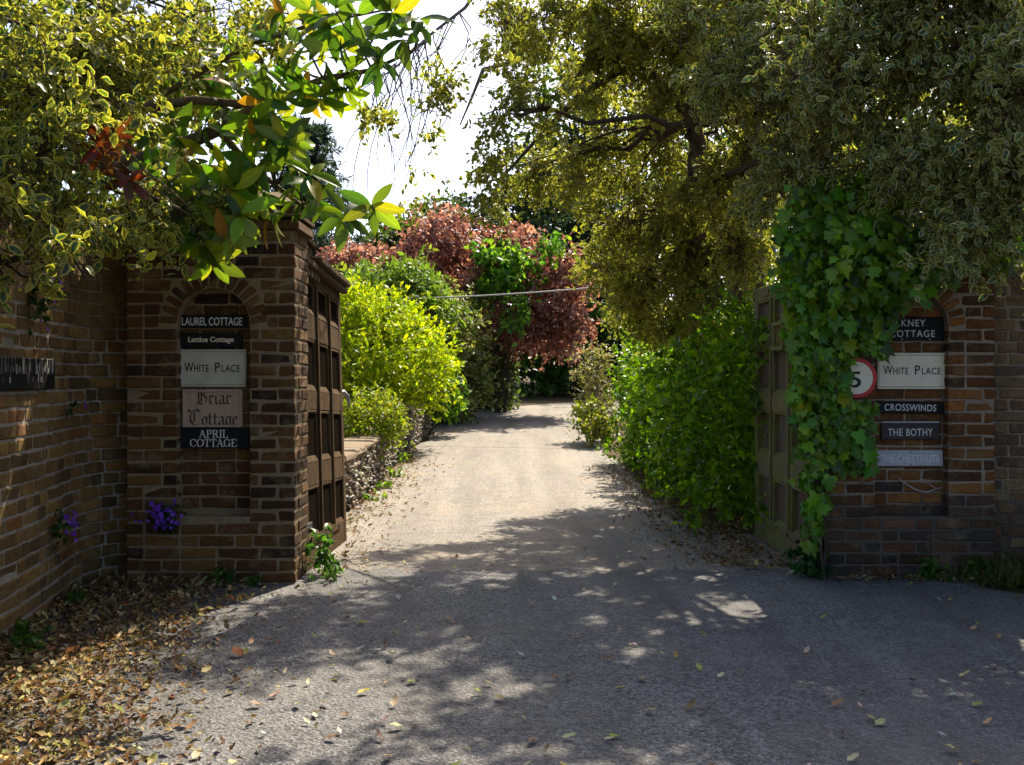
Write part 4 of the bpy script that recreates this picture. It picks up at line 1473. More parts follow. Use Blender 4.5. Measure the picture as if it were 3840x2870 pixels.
foliage('crown', 'holly', L_h2, 1550, 12, 0.18, 0.049, [(0.06, 0.11, 0.04), (0.10, 0.145, 0.035), (0.19, 0.2, 0.03), (0.04, 0.075, 0.05), (0.27, 0.25, 0.035)],
        [3, 3, 3, 2, 3], 'holly', holly2, 0.3, 0.3, 0.4, 0.7, twigs=.003)
foliage('crown', 'simple', L_h2t, 350, 12, 0.25, 0.075, GREEN_HOLLY, None, 'holly', holly2, 0.4, 0.3, 0.3, 0.7)
t2 = [Vector((-3.7, 5.6, -.1)), Vector((-3.6, 5.6, 1.2)), Vector((-3.4, 5.5, 2.3)), Vector((-3.2, 5.3, 3.2)), Vector((-3.0, 5.2, 4.0))]
link('trunk', tubes_mesh('trunk', [(t2, [.11, .1, .085, .06, .03])], 9), M['bark'], holly2, (0, 0, 0))
link('branch', tubes_mesh('branch', wood_to_lobes(t2[2:], L_h2 + L_h2t, 0.018, 4, 5), 5), M['bark_d'], holly2, (0, 0, 0))

# ---- magnolia with long leaves
random.seed(63)
mb = (-3.6, 7.4, 0.0)
mag = plant('magnolia_tree', 'broad leaved magnolia reaching its backlit branch over the left pillar', 'tree', mb)
tr = [Vector((-3.6, 7.4, -.1)), Vector((-3.55, 7.3, 1.2)), Vector((-3.4, 7.0, 2.2)), Vector((-3.1, 6.6, 2.75))]
br1 = [tr[3], P(70, 172, 6.0), P(110, 166, 5.95), P(153, 157, 5.9), P(190, 142, 5.85), P(218, 130, 5.8), P(259, 106, 5.7), P(324, 79, 5.6), P(372, 70, 5.5), P(415, 50, 5.4)]
br2 = [tr[3], P(60, 128, 6.1), P(140, 108, 5.9), P(195, 100, 5.8), P(240, 104, 5.75), P(262, 104, 5.7)]
br3 = [P(140, 108, 5.9), P(195, 75, 5.9), P(250, 45, 5.8), P(310, 25, 5.7), P(385, 10, 5.6)]
br4 = [P(218, 130, 5.8), P(245, 160, 5.75), P(275, 185, 5.7), P(310, 212, 5.6), P(345, 222, 5.55), P(372, 212, 5.5)]
br5 = [P(153, 157, 5.9), P(180, 180, 5.8), P(205, 205, 5.7), P(215, 235, 5.65)]
link('trunk', tubes_mesh('trunk', [(tr, [.13, .12, .1, .07])], 9), M['bark'], mag, (0, 0, 0))
BRS = [(br1, [.06, .05, .046, .043, .04, .036, .03, .02, .012, .006]), (br2, [.05, .035, .03, .026, .022, .018]), (br3, [.022, .018, .014, .01, .005]),
       (br4, [.024, .018, .014, .011, .008, .004]), (br5, [.024, .018, .013, .008])]
for b_, r_ in BRS:
    link('branch', tubes_mesh('branch', [(b_, r_)], 8), M['bark'], mag, (0, 0, 0))
ros = [(330, 28, 5.6), (352, 14, 5.5), (392, 12, 5.5), (418, 22, 5.4), (405, 40, 5.4), (380, 62, 5.5), (347, 70, 5.6), (324, 50, 5.6), (305, 84, 5.6), (372, 40, 5.5),
       (232, 84, 5.8), (262, 72, 5.7), (282, 120, 5.7), (273, 152, 5.7), (296, 145, 5.65), (218, 152, 5.8), (250, 182, 5.7), (200, 186, 5.7), (232, 205, 5.65),
       (212, 215, 5.6), (206, 232, 5.6), (220, 222, 5.5), (212, 258, 5.6), (176, 138, 5.8), (320, 200, 5.6), (372, 205, 5.5), (345, 215, 5.55), (300, 200, 5.65),
       (162, 202, 5.7), (140, 194, 5.8), (260, 194, 5.7), (240, 140, 5.7), (290, 60, 5.7), (250, 30, 5.8), (280, 12, 5.8), (210, 55, 5.9), (310, 8, 5.6), (180, 85, 6.0),
       (160, 60, 6.0), (200, 25, 6.0), (300, 165, 5.7), (185, 165, 5.75), (225, 172, 5.6), (270, 215, 5.6), (195, 205, 5.55), (335, 10, 5.4), (300, 40, 5.5), (265, 100, 5.6), (290, 185, 5.6),
       (230, 110, 5.9), (205, 125, 5.9), (150, 125, 6.1), (250, 130, 6.2), (215, 90, 6.3), (280, 85, 6.2), (240, 60, 6.3), (170, 110, 6.3)]
red = [(100, 146, 4.5), (128, 178, 4.7), (118, 138, 4.6)]
ros += [(265, 135, 5.5), (285, 140, 5.45), (250, 118, 5.5), (200, 240, 5.4), (190, 200, 5.4), (225, 240, 5.4), (240, 215, 5.4), (180, 215, 5.4), (170, 185, 5.4), (255, 165, 5.5), (310, 175, 5.5), (150, 170, 5.4), (320, 100, 5.5), (345, 90, 5.5), (230, 190, 5.4)]
MAGV = [leaf_tmpl(0.32 + 0.05 * random.random(), 6, 0.12 + 0.12 * random.random(), random.uniform(0.05, 0.4), 0.0, 0.15) for _ in range(8)]
MAGM = []
for V0, T0, E0 in MAGV:
    me = mesh_np('leaf', V0, T0, None, E0, True)
    me.materials.append(M['leaf_obj'])
    MAGM.append(me)
nodes = [p for b_, _ in BRS for p in b_[1:]]
cand = []
tw = []
for (px, py, Y), isred in [(r, 0) for r in ros] + [(r, 1) for r in red]:
    c = P(px, py, Y - 0.08)
    nb_ = min(nodes, key=lambda q: (q - c).length)
    tw.append(wobble(nb_, c, 4, 0.02, 0.008, 0.004))
    ax = (c - nb_)
    ax = ax.normalized() if ax.length > 0.03 else Vector((0.3, -0.2, 0.6)).normalized()
    ax = (ax + Vector((random.uniform(-.5, .5), random.uniform(-.6, .2), random.uniform(-.5, .5)))).normalized()
    e1 = ax.orthogonal().normalized(); e2 = ax.cross(e1)
    nl = 8 if isred else random.randint(6, 9)
    ph = random.uniform(0, 6)
    for k in range(nl):
        t = ph + k * 2.4
        d = (ax * random.uniform(-0.1, 0.7) + (e1 * math.cos(t) + e2 * math.sin(t)) + Vector((0, 0, -0.28))).normalized()
        sz = random.uniform(0.13, 0.22) * (.62 if isred else 1)
        if isred: colr = random.choice([(0.11, 0.025, 0.012), (0.09, 0.035, 0.015), (0.17, 0.035, 0.01)])
        else:
            q = random.random() * (.7 if px > 330 else 1)
            colr = (0.055, 0.115, 0.015) if q < .28 else (0.11, 0.185, 0.018) if q < .62 else (0.24, 0.29, 0.02) if q < .975 else (0.34, 0.18, 0.02)
        cand.append((c + ax * random.uniform(-0.05, 0.02), d, ax, sz, [v * random.uniform(.8, 1.25) for v in colr]))
link('twigs', tubes_mesh('twigs', tw, 5), M['bark'], mag, (0, 0, 0))['kind'] = 'stuff'
random.shuffle(cand)
for (c, d, ax, sz, colr) in cand[:295]:
    n_ = (ax - d * ax.dot(d)).normalized()
    b_ = d.cross(n_)
    m_ = Matrix((b_, d, n_)).transposed().to_4x4()
    o = link('leaf', random.choice(MAGM), None, mag, c)
    o.rotation_euler = m_.to_euler()
    o.scale = (sz, sz, sz)
    o.color = (*colr, 1)
rest = cand[295:]
if rest:
    V, T, C, E = leaves_arrays(TM['magnolia'], np.array([r[0][:] for r in rest]), np.array([r[1][:] for r in rest]), np.array([r[2][:] for r in rest]), [r[3] for r in rest], np.array([r[4] for r in rest]))
    o = link('foliage', mesh_np('foliage', V, T, C, E), M['gloss'], mag, (0, 0, 0)); o['kind'] = 'stuff'

# ---- ivy over the right-hand pillar
random.seed(64)
ivy = plant('ivy', 'glossy green ivy smothering the top and inner edge of the right pillar', 'ivy', (2.05, 6.55, 0.0))
IVP = [(779, 225), (792, 195), (812, 178), (850, 172), (900, 178), (950, 200), (1000, 215), (1040, 215), (1040, 262), (985, 262), (952, 268), (936, 284), (908, 298), (890, 316), (884, 342),
       (874, 352), (862, 368), (850, 385), (838, 397), (858, 398), (868, 402), (868, 430), (868, 452), (856, 472), (846, 462), (828, 460), (822, 490), (822, 515), (814, 548), (806, 552), (809, 500), (802, 470),
       (796, 420), (793, 345), (788, 320), (783, 280)]


def inpoly(x, y, poly):
    r, j = False, len(poly) - 1
    for i in range(len(poly)):
        xi, yi = poly[i]; xj, yj = poly[j]
        if (yi > y) != (yj > y) and x < (xj - xi) * (y - yi) / (yj - yi) + xi: r = not r
        j = i
    return r


IVM = []
for k in range(6):
    V0, T0, E0 = ivy_tmpl(random.uniform(0.05, 0.3), k)
    me = mesh_np('leaf', V0, T0, None, E0)
    me.materials.append(M['ivy_obj'])
    IVM.append(me)
il = []
while len(il) < 3700:
    px, py = random.uniform(770, 1045), random.uniform(165, 560)
    if not inpoly(px + random.gauss(0, 5), py + random.gauss(0, 5), IVP): continue
    if px > 849 and 350 < py < 398 and (px - 856.5) ** 2 + (py - 372) ** 2 < 27 ** 2: continue
    thick = 0.34 if py < 300 else 0.12
    Y = RY - 0.05 - abs(random.gauss(0, thick * 0.6))
    if px < 829: Y = random.uniform(6.5, 7.2) if random.random() < .5 else RY - 0.04 - abs(random.gauss(0, 0.08))
    if py < 215: Y = RY + random.uniform(-0.25, 0.35)
    if 820 < px < 895 and 345 < py < 410 and Y > 6.51: Y = random.uniform(6.42, 6.52)
    il.append((P(px, py, Y), Y))
il.sort(key=lambda q: q[1])
for i, (c, Y) in enumerate(il):
    d = Vector((random.gauss(0, .55), -abs(random.gauss(0.25, .3)), -1 + random.gauss(0, .45))).normalized()
    n_ = Vector((random.gauss(0, .45), -1.0, random.uniform(.0, .9))).normalized()
    n_ = (n_ - d * n_.dot(d)).normalized()
    sz = min(.125, max(.032, random.lognormvariate(-2.72, .36)))
    q = random.random()
    colr = (0.07, 0.165, 0.006) if q < .45 else (0.11, 0.235, 0.008) if q < .75 else (0.19, 0.31, 0.012) if q < .93 else (0.035, 0.08, 0.008)
    il[i] = (c, d, n_, sz, [v * random.uniform(.75, 1.25) for v in colr])
for (c, d, n_, sz, colr) in il[:290]:
    m_ = Matrix((d.cross(n_), d, n_)).transposed().to_4x4()
    o = link('leaf', random.choice(IVM), None, ivy, c)
    o.rotation_euler = m_.to_euler(); o.scale = (sz,) * 3; o.color = (*colr, 1)
rest = il[290:]
V, T, C, E = leaves_arrays(TM['ivy'], np.array([r[0][:] for r in rest]), np.array([r[1][:] for r in rest]), np.array([r[2][:] for r in rest]), [r[3] for r in rest], np.array([r[4] for r in rest]))
o = link('foliage', mesh_np('foliage', V, T, C, E), M['ivy_leaf'], ivy, (0, 0, 0)); o['kind'] = 'stuff'
vs = []
for k in range(9):
    a = Vector((random.uniform(1.97, 2.05), random.uniform(6.56, 6.66), 0.0)); pts = [a]
    z = 0
    while z < 2.5:
        z += 0.22
        pts.append(Vector((a.x + 0.05 * math.sin(z * 3 + k) + max(0, z - 1.2) * 0.07 * (k % 5), min(6.6, a.y + 0.02 * math.sin(z * 5 + k)), z)))
    vs.append((pts, list(np.linspace(0.014, 0.004, len(pts)))))
link('stem', tubes_mesh('stem', vs, 5), M['bark_d'], ivy, (0, 0, 0))


td_pts = [P(898, 478, 6.70), P(906, 484, 6.69), P(916, 490, 6.685), P(926, 492, 6.685), P(936, 489, 6.69), P(944, 487, 6.70)]
link('dry_tendril', tubes_mesh('dry_tendril', [(td_pts, [.003, .004, .004, .0035, .003, .002]), ([td_pts[4], P(930, 484, 6.685), P(922, 482, 6.69)], [.003, .0025, .002])], 5), M['cable'], ivy, (0, 0, 0))


def small_leafy(name, label, cat, c, r, n, size, cols, tm='oval', mat='gloss', group=None, rz=None):
    o = plant(name, label, cat, (c[0], c[1], float(gz(c[1]))), group)
    L = [(c[0], c[1], c[2], r, r, rz or r, 1)]
    foliage('foliage', tm, L, n, 6, r * 0.5, size, cols, None, mat, o, 0.1, 0.2, 0.2, 0.6, zmin=float(gz(c[1])) - .0)
    stems(o, (c[0], c[1], float(gz(c[1]))), L, 0.004, 6, 'bark_d')
    return o


IVG = [(0.022, 0.075, 0.012), (0.04, 0.12, 0.016), (0.015, 0.05, 0.02)]
small_leafy('ivy', 'low ivy clump on the ground at the foot of the mossy gate', 'ivy', (1.98, 6.62, 0.09), 0.13, 40, 0.06, IVG, 'ivy', rz=.1)

# ---- laurel hedge behind the mossy gate
random.seed(65)
hd = plant('laurel_hedge', 'glossy bright green laurel hedge bordering the right of the drive', 'hedge', (2.4, 11.5, float(gz(11.5))))
L_hd = []
for y in np.arange(8.7, 15.6, 0.45):
    for z in (0.3, 0.8, 1.3, 1.62):
        L_hd.append((2.36 + 0.10 * math.sin(y * 2 + z * 3) + (0.06 if y < 10 else 0), y, float(gz(y)) + z + 0.06 * math.sin(y * 3), .72 if z < 1.5 else .6, .42, .36, 1))
foliage('foliage', 'oval', L_hd, 10500, 6, 0.12, 0.072, [(0.11, 0.215, 0.006), (0.16, 0.29, 0.007), (0.26, 0.39, 0.009), (0.06, 0.13, 0.007)], [3, 3, 2.5, 2], 'gloss', hd, 0.72, 0.13, 0.1, 0.9,
        zmin=-0.05)
stems(hd, (2.6, 11.5, -0.05), L_hd[::3], 0.02, 1)
for y in (9.2, 10.4, 12.4, 13.6, 14.8):
    pass

# ---- shrubs on the left of the drive
def shrub(name, label, cat, base, lobes, **kw):
    o = plant(name, label, cat, base)
    kw.setdefault('mat', 'leaf')
    foliage('foliage', kw.pop('tm'), lobes, kw.pop('n'), kw.pop('nl'), kw.pop('tl'), kw.pop('size'), kw.pop('cols'), kw.pop('w', None), kw.pop('mat'), o,
            kw.pop('shell', .5), kw.pop('noise', .25), kw.pop('droop', .1), kw.pop('up', .8), zmin=float(gz(base[1])), **kw)
    stems(o, base, lobes, 0.025 if len(lobes) > 2 else 0.01, 2)
    return o


random.seed(66)
shrub('golden_shrub', 'big rounded golden yellow conifer shrub behind the low flint wall', 'shrub', (-2.7, 17.2, float(gz(17.2))),
      [lobe(385, 362, 16.9, .85, .8, .7), lobe(345, 335, 17.5, .9, .8, .75), lobe(418, 372, 17.3, .42, .6, .5), lobe(350, 385, 16.4, .8, .6, .5), lobe(395, 335, 18, .6, .6, .5),
       lobe(370, 325, 17.8, .7, .7, .4)],
      tm='spray', n=5200, nl=9, tl=.15, size=.075, cols=[(0.40, 0.46, 0.008), (0.50, 0.53, 0.010), (0.26, 0.36, 0.008), (0.12, 0.2, 0.008)], w=[3, 3, 2, 1], shell=.78, noise=.1, droop=-.25, up=.5, fwd=1.2, rand=.5)
shrub('golden_shrub', 'low yellow green clipped shrub just behind the flint wall by the gate', 'shrub', (-1.95, 12.9, float(gz(12.9))),
      [lobe(368, 425, 12.9, .36, .34, .28), lobe(348, 432, 12.7, .3, .3, .3), lobe(386, 415, 13.3, .2, .25, .2)],
      tm='oval', n=900, nl=7, tl=.12, size=.05, cols=[(0.22, 0.26, 0.015), (0.14, 0.2, 0.012), (0.3, 0.3, 0.02)], shell=.6, noise=.2, droop=-.4)
shrub('variegated_shrub', 'tall pale green and cream shrub between the golden shrub and the maple', 'shrub', (-1.9, 23.2, float(gz(23.2))),
      [lobe(432, 335, 22, .8, .8, .7), lobe(455, 352, 23.2, .6, .7, .8), lobe(463, 385, 23.4, .5, .6, .6), lobe(435, 308, 22.5, .6, .7, .4), lobe(445, 400, 22.6, .6, .6, .4), lobe(415, 320, 21.5, .6, .6, .5)],
      tm='oval', n=2300, nl=9, tl=.28, size=.1, cols=[(0.27, 0.28, 0.09), (0.2, 0.23, 0.06), (0.38, 0.36, 0.17), (0.10, 0.14, 0.04)], shell=.55, noise=.25)
shrub('feathery_shrub', 'light green feathery shrub rising behind the golden shrub', 'shrub', (-2.9, 20.6, float(gz(20.6))),
      [lobe(395, 290, 20.6, .7, .7, .5), lobe(425, 300, 20.8, .5, .6, .4), lobe(360, 300, 21, .7, .7, .5), lobe(410, 275, 21, .45, .5, .22), lobe(375, 320, 20.4, .7, .7, .6)],
      tm='spray', n=1500, nl=9, tl=.35, size=.12, cols=[(0.15, 0.23, 0.03), (0.1, 0.18, 0.025), (0.22, 0.28, 0.04)], shell=.4, noise=.35, droop=.3)
shrub('leafy_plant', 'small bright green leafy plant leaning over the farther flint wall', 'plant', (-1.75, 19.6, float(gz(19.6))),
      [lobe(447, 394, 19.6, .3, .32, .3), lobe(437, 402, 19.4, .2, .25, .18)],
      tm='oval', n=260, nl=8, tl=.18, size=.1, cols=[(0.12, 0.24, 0.03), (0.18, 0.3, 0.05), (0.08, 0.17, 0.02)], shell=.4)
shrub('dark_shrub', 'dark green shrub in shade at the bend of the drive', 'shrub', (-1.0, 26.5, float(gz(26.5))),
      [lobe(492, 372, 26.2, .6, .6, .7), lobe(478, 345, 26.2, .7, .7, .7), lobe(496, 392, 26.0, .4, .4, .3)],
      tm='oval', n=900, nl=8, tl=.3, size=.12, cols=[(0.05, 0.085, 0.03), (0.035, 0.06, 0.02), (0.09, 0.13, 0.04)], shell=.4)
shrub('grey_shrub', 'straggly pinkish grey shrub at the far end of the laurel hedge', 'shrub', (1.75, 18.6, float(gz(18.6))),
      [lobe(594, 372, 19, .28, .3, .36), lobe(600, 400, 18.6, .3, .3, .35), lobe(597, 352, 19.2, .22, .3, .2)],
      tm='simple', n=420, nl=8, tl=.25, size=.06, cols=[(0.28, 0.22, 0.15), (0.2, 0.17, 0.1), (0.24, 0.26, 0.06), (0.32, 0.27, 0.2)], shell=.3, noise=.35)
shrub('leafy_plant', 'yellow green plant low at the drive edge below the grey shrub', 'plant', (1.65, 17.6, float(gz(17.6))),
      [lobe(597, 428, 17.6, .3, .3, .2), lobe(590, 418, 18, .22, .25, .22)],
      tm='oval', n=300, nl=7, tl=.15, size=.07, cols=[(0.24, 0.26, 0.03), (0.15, 0.2, 0.02), (0.3, 0.28, 0.06)], shell=.4)

# ---- trees behind
def tree(name, label, base, lobes, trunk_r, n, nl, tl, size, cols, w=None, mat='leaf', tm='simple', group='trees behind the gateway', shell=.55, noise=.28, spread=2, bark='bark_d', droop=.25, **kw):
    o = plant(name, label, 'tree', base, group)
    top = Vector(np.mean([L[:3] for L in lobes], axis=0))
    b = Vector(base)
    tp = [b + Vector((0, 0, -.2)), b.lerp(top, .35) + Vector((.1, 0, 0)), b.lerp(top, .7), top]
    link('trunk', tubes_mesh('trunk', [(tp, [trunk_r, trunk_r * .85, trunk_r * .6, trunk_r * .3])], 9), M[bark], o, (0, 0, 0))
    link('branch', tubes_mesh('branch', wood_to_lobes(tp[1:], lobes, trunk_r * .3, spread, 9), 5), M[bark], o, (0, 0, 0))
    foliage('crown', tm, lobes, n, nl, tl, size, cols, w, mat, o, shell, noise, droop, .7, **kw)
    return o


random.seed(67)
RED = [(0.30, 0.135, 0.115), (0.42, 0.225, 0.18), (0.17, 0.07, 0.065), (0.55, 0.35, 0.26)]
tree('copper_maple', 'purple red leaved maple overhanging the end of the drive', (-0.6, 26.5, float(gz(26.5))),
     [lobe(430, 240, 25, .7, .8, .55), lobe(470, 258, 25, .9, .9, .7), lobe(520, 252, 25.2, .95, .9, .5), lobe(552, 292, 25, .75, .8, .7), lobe(563, 325, 24.6, .38, .6, .5),
      lobe(500, 310, 25.3, 1.1, .9, .8), lobe(450, 292, 26, .9, .8, .7), lobe(535, 330, 25, .65, .7, .35), lobe(485, 330, 26, .8, .8, .45), lobe(562, 270, 25, .4, .5, .4)],
     .16, 3200, 9, .35, .13, RED, [3, 3, 3, 1.5], mat='red_leaf', shell=.6, noise=.22)
tree('copper_maple', 'small red leaved maple showing over the golden shrub', (-3.6, 24.5, float(gz(24.5))),
     [lobe(362, 272, 24, .6, .6, .35), lobe(392, 258, 24.6, .45, .5, .35), lobe(345, 262, 24.3, .4, .5, .25), lobe(378, 285, 24, .5, .5, .3)],
     .09, 620, 9, .3, .13, RED, [2, 3, 2, 2], mat='red_leaf', shell=.45)
o = plant('climbing_vine', 'bright green vine growing through the middle of the purple maple', 'vine', (-0.3, 25.2, float(gz(25.2))))
L_v = [lobe(500, 248, 24.0, .6, .5, .4), lobe(522, 270, 23.9, .5, .5, .5), lobe(485, 284, 23.9, .35, .4, .3), lobe(508, 300, 23.8, .5, .5, .45), lobe(535, 240, 24.2, .6, .5, .22), lobe(495, 268, 24, .5, .5, .4)]
foliage('foliage', 'oval', L_v, 430, 9, .3, .13, [(0.09, 0.23, 0.025), (0.15, 0.31, 0.03), (0.25, 0.4, 0.025), (0.05, 0.13, 0.018)], None, 'leaf', o, .5, .25, .3, .8)
stems(o, (-0.3, 25.2, float(gz(25.2))), L_v, .02, 2)

DG = [(0.030, 0.058, 0.018), (0.045, 0.08, 0.022), (0.065, 0.105, 0.025), (0.022, 0.045, 0.018)]
YG = [(0.10, 0.15, 0.025), (0.07, 0.115, 0.02), (0.15, 0.19, 0.03), (0.045, 0.08, 0.02)]
hg = plant('far_hedge', 'dark green clipped hedge closing the view at the bend', 'hedge', (2.5, 31.5, float(gz(31.5))))
L_fh = [(x, 31.5 + 0.3 * math.sin(x), float(gz(31.5)) + z, 1.0, .9, .8, 1) for x in np.arange(-2.4, 9, .8) for z in (.3, .9, 1.5, 2.1)]
foliage('foliage', 'oval', L_fh, 5200, 7, .3, .16, [(0.055, 0.125, 0.016), (0.08, 0.165, 0.018), (0.035, 0.085, 0.014)], None, 'needle', hg, .6, .2, .2, .8, zmin=float(gz(31.5)))
stems(hg, (2.5, 31.5, float(gz(31.5))), L_fh[::6], .04, 1)

tree('dark_tree', 'dark evergreen tree behind the maple on the right', (3.0, 36, 1.0), [lobe(590, 330, 34.5, 1.5, 1.4, 1.8), lobe(600, 270, 35, 1.7, 1.5, 1.8), lobe(575, 290, 36, 1.3, 1.3, 1.6), lobe(615, 230, 35, 1.6, 1.5, 1.6), lobe(565, 240, 37, 1.6, 1.5, 1.3)],
     .3, 2200, 8, .5, .2, [(0.018, 0.034, 0.018), (0.026, 0.046, 0.02), (0.04, 0.065, 0.025)], shell=.5)
tree('broadleaf_tree', 'mid green tree rising between the cedar and the maple', (-3.6, 40, 1.0), [lobe(402, 245, 38, 1.3, 1.3, 1.0), lobe(430, 228, 39, 1.2, 1.2, .9), lobe(380, 262, 38, 1.3, 1.3, .9), lobe(450, 245, 40, 1.6, 1.4, 1.4), lobe(350, 268, 37, 1.4, 1.3, .9), lobe(415, 280, 38, 1.8, 1.6, 1.3)],
     .3, 1900, 8, .5, .21, YG, shell=.5)
tree('broadleaf_tree', 'tall green tree behind the maple top', (1.5, 43, 1.0), [lobe(490, 235, 41, 1.8, 1.6, 1.5), lobe(530, 215, 42, 1.8, 1.6, 1.4), lobe(570, 215, 42, 1.8, 1.6, 1.6), lobe(510, 280, 41, 2.2, 1.8, 1.6), lobe(560, 165, 43, 1.6, 1.6, 1.3)],
     .35, 1900, 8, .55, .23, DG, shell=.5)
tree('broadleaf_tree', 'very tall tree whose top shows through the gaps in the holly', (5.5, 46, 1.0), [lobe(560, 110, 44, 2.2, 2, 2.2), lobe(610, 50, 44, 2.4, 2, 2.4), lobe(650, 140, 44, 2.4, 2, 2.4), lobe(690, 30, 45, 2.6, 2, 2.4), lobe(600, 200, 45, 2.4, 2, 2.0), lobe(700, 220, 44, 2.6, 2, 2.4), lobe(740, 110, 44, 2.6, 2, 2.6), lobe(530, 170, 45, 1.6, 1.6, 1.5)],
     .5, 3000, 8, .6, .26, YG, shell=.45)
tree('broadleaf_tree', 'large dark tree behind the holly, right of the drive', (8.5, 26, .4), [(7.5, 25, 4.5, 2.4, 2.2, 2.2, 1), (9.5, 25, 7, 2.6, 2.4, 2.2, 1), (6.8, 26, 7.4, 2.0, 2.0, 1.8, 1), (8.5, 25, 2.6, 2.6, 2.2, 1.6, 1), (11.5, 24, 4.6, 2.4, 2.2, 2.4, 1), (5.6, 25.5, 5.0, 1.6, 1.6, 1.8, 1), (5.4, 25, 2.8, 1.5, 1.4, 1.4, 1)],
     .4, 3000, 8, .5, .2, DG, shell=.5)
tree('broadleaf_tree', 'tree filling the gap behind the right holly trunks', (6.0, 16.5, 0), [(5.6, 16, 3.4, 1.5, 1.5, 1.6, 1), (7.2, 15.6, 4.6, 1.8, 1.7, 1.8, 1), (5.4, 16.6, 5.6, 1.3, 1.3, 1.2, 1), (8.2, 15, 2.6, 1.8, 1.6, 1.8, 1), (4.9, 15.6, 1.8, 1.2, 1.2, 1.3, 1), (6.6, 15.6, 1.6, 1.5, 1.3, 1.4, 1)],
     .22, 2600, 8, .35, .13, YG, shell=.45)
tree('dark_tree', 'dense dark evergreen behind the left wall under the magnolia', (-6.2, 12.5, 0), [(-5.4, 12, 3.2, 1.3, 1.3, 1.3, 1), (-6.6, 11.6, 4.6, 1.6, 1.5, 1.4, 1), (-4.6, 12.4, 4.4, .95, 1.1, .9, 1), (-6.8, 11, 2.4, 1.6, 1.4, 1.6, 1), (-5.5, 12, 5.6, 1.2, 1.2, .9, 1), (-4.7, 11.6, 2.2, .9, 1.0, 1.0, 1)],
     .22, 2400, 8, .35, .12, YG, shell=.5)

# ---- cedar with level tiers
ced = plant('cedar_tree', 'blue green cedar with level tiers against the sky', 'tree', (-6.9, 33, .6), 'trees behind the gateway')
L_c = []
for k, z in enumerate(np.arange(2.6, 9.2, 0.72)):
    reach = 2.9 * (1 - (z - 2.0) / 8.2) + .35
    for j in range(7):
        t = j * 0.9 + k * 1.3
        for f in (.45, .8):
            L_c.append((-6.9 + math.cos(t) * reach * f, 33 + math.sin(t) * reach * f, z + .25 * f * (1 if k % 2 else .6), .52 * (1.2 - f * .4), .52 * (1.2 - f * .4), .13, 1))
foliage('crown', 'needle', L_c, 5200, 9, .3, .2, [(0.03, 0.055, 0.04), (0.045, 0.075, 0.05), (0.02, 0.04, 0.03)], None, 'needle', ced, .2, .3, .05, .5, rand=.6, fwd=.9)
link('trunk', tubes_mesh('trunk', [([Vector((-6.9, 33, .2)), Vector((-6.9, 33, 5)), Vector((-6.85, 33, 9.4))], [.3, .2, .04])], 9), M['bark_d'], ced, (0, 0, 0))
link('branch', tubes_mesh('branch', [wobble((-6.9, 33, L[2] - .25), L[:3], 4, .05, .05, .015) for L in L_c[::2]], 5), M['bark_d'], ced, (0, 0, 0))['kind'] = 'stuff'

# ---- overhead cable
a, b = P(300, 301, 20.2), P(720, 275, 19.5)
cab = empty('overhead_cable', (a.x, a.y, a.z))
tag(cab, 'thin pale cable strung across in front of the purple maple', 'cable')
link('wire', tubes_mesh('wire', [wobble(a, b, 24, 0, .016, .016, sag=.12)], 6), M['cable'], cab, (0, 0, 0))

# ---- bellflowers rooted in the brickwork
FLM = []
for k in range(3):
    V, T = [(0, 0, 0)], []
    n = 10
    for i in range(n):
        t = 2 * math.pi * i / n
        r = 0.5 if i % 2 == 0 else 0.24
        V.append((r * math.cos(t), r * math.sin(t), 0.22 + random.uniform(-.05, .05)))
    for i in range(n): T.append((0, 1 + i, 1 + (i + 1) % n))
    me = mesh_np('flower', np.array(V), np.array(T), np.repeat([[(0.26, 0.07, 0.68), (0.32, 0.10, 0.78), (0.2, 0.05, 0.55)][k]], 11, axis=0))
    me.materials.append(M['petal'])
    FLM.append(me)


def bellflower(label, c, nv, rx, rz, n, nleaf, seed):
    rr = random.Random(seed)
    o = plant('bellflower', label, 'flower', c, 'purple flowers on the brickwork')
    nv = Vector(nv).normalized(); side = Vector((0, 0, 1)).cross(nv)
    for k in range(n):
        u, v = rr.gauss(0, .45), rr.gauss(0.1, .42)
        p = Vector(c) + side * u * rx + Vector((0, 0, v * rz)) + nv * (0.09 + rr.uniform(0, .06))
        d = (nv + Vector((rr.gauss(0, .5), rr.gauss(0, .5), rr.uniform(-.2, .7)))).normalized()
        f = link('flower', rr.choice(FLM), None, o, p)
        f.rotation_euler = d.to_track_quat('Z', 'Y').to_euler()
        s_ = rr.uniform(.03, .046)
        f.scale = (s_,) * 3
    cc_ = Vector(c) + nv * 0.04
    foliage('foliage', 'oval', [(cc_.x, cc_.y, cc_.z - rz * .25, rx * .7, .03, rz * .7, 1)], nleaf, 5, .035, .028, [(0.02, 0.06, 0.012), (0.035, 0.09, 0.016)], None, 'leaf', o, .1, .2, .2, .5)
    return o


random.seed(68)
c0 = P(168, 512, LY); bellflower('large purple bellflower clump low on the left pillar', c0, (0, -1, 0), .16, .12, 46, 60, 1)


def on_wall(px, py):
    best = None
    for p, n_ in zip(WLP, WLN):
        x = 512 + p.x / p.y * F
        if best is None or abs(x - px) < best[0]: best = (abs(x - px), p, n_)
    _, p, n_ = best
    return (p.x, p.y, CAM_H - (py - HZ) * p.y / F), n_


c1, n1 = on_wall(50, 525); bellflower('pair of small purple bellflowers low on the curved wall', c1, n1, .13, .11, 16, 22, 2)
c1, n1 = on_wall(30, 285); bellflower('purple bellflowers high on the curved wall under the holly', c1, n1, .2, .24, 22, 60, 3)
c1, n1 = on_wall(63, 406); bellflower('single tiny purple bellflower midway up the curved wall', c1, n1, .03, .04, 2, 6, 4)

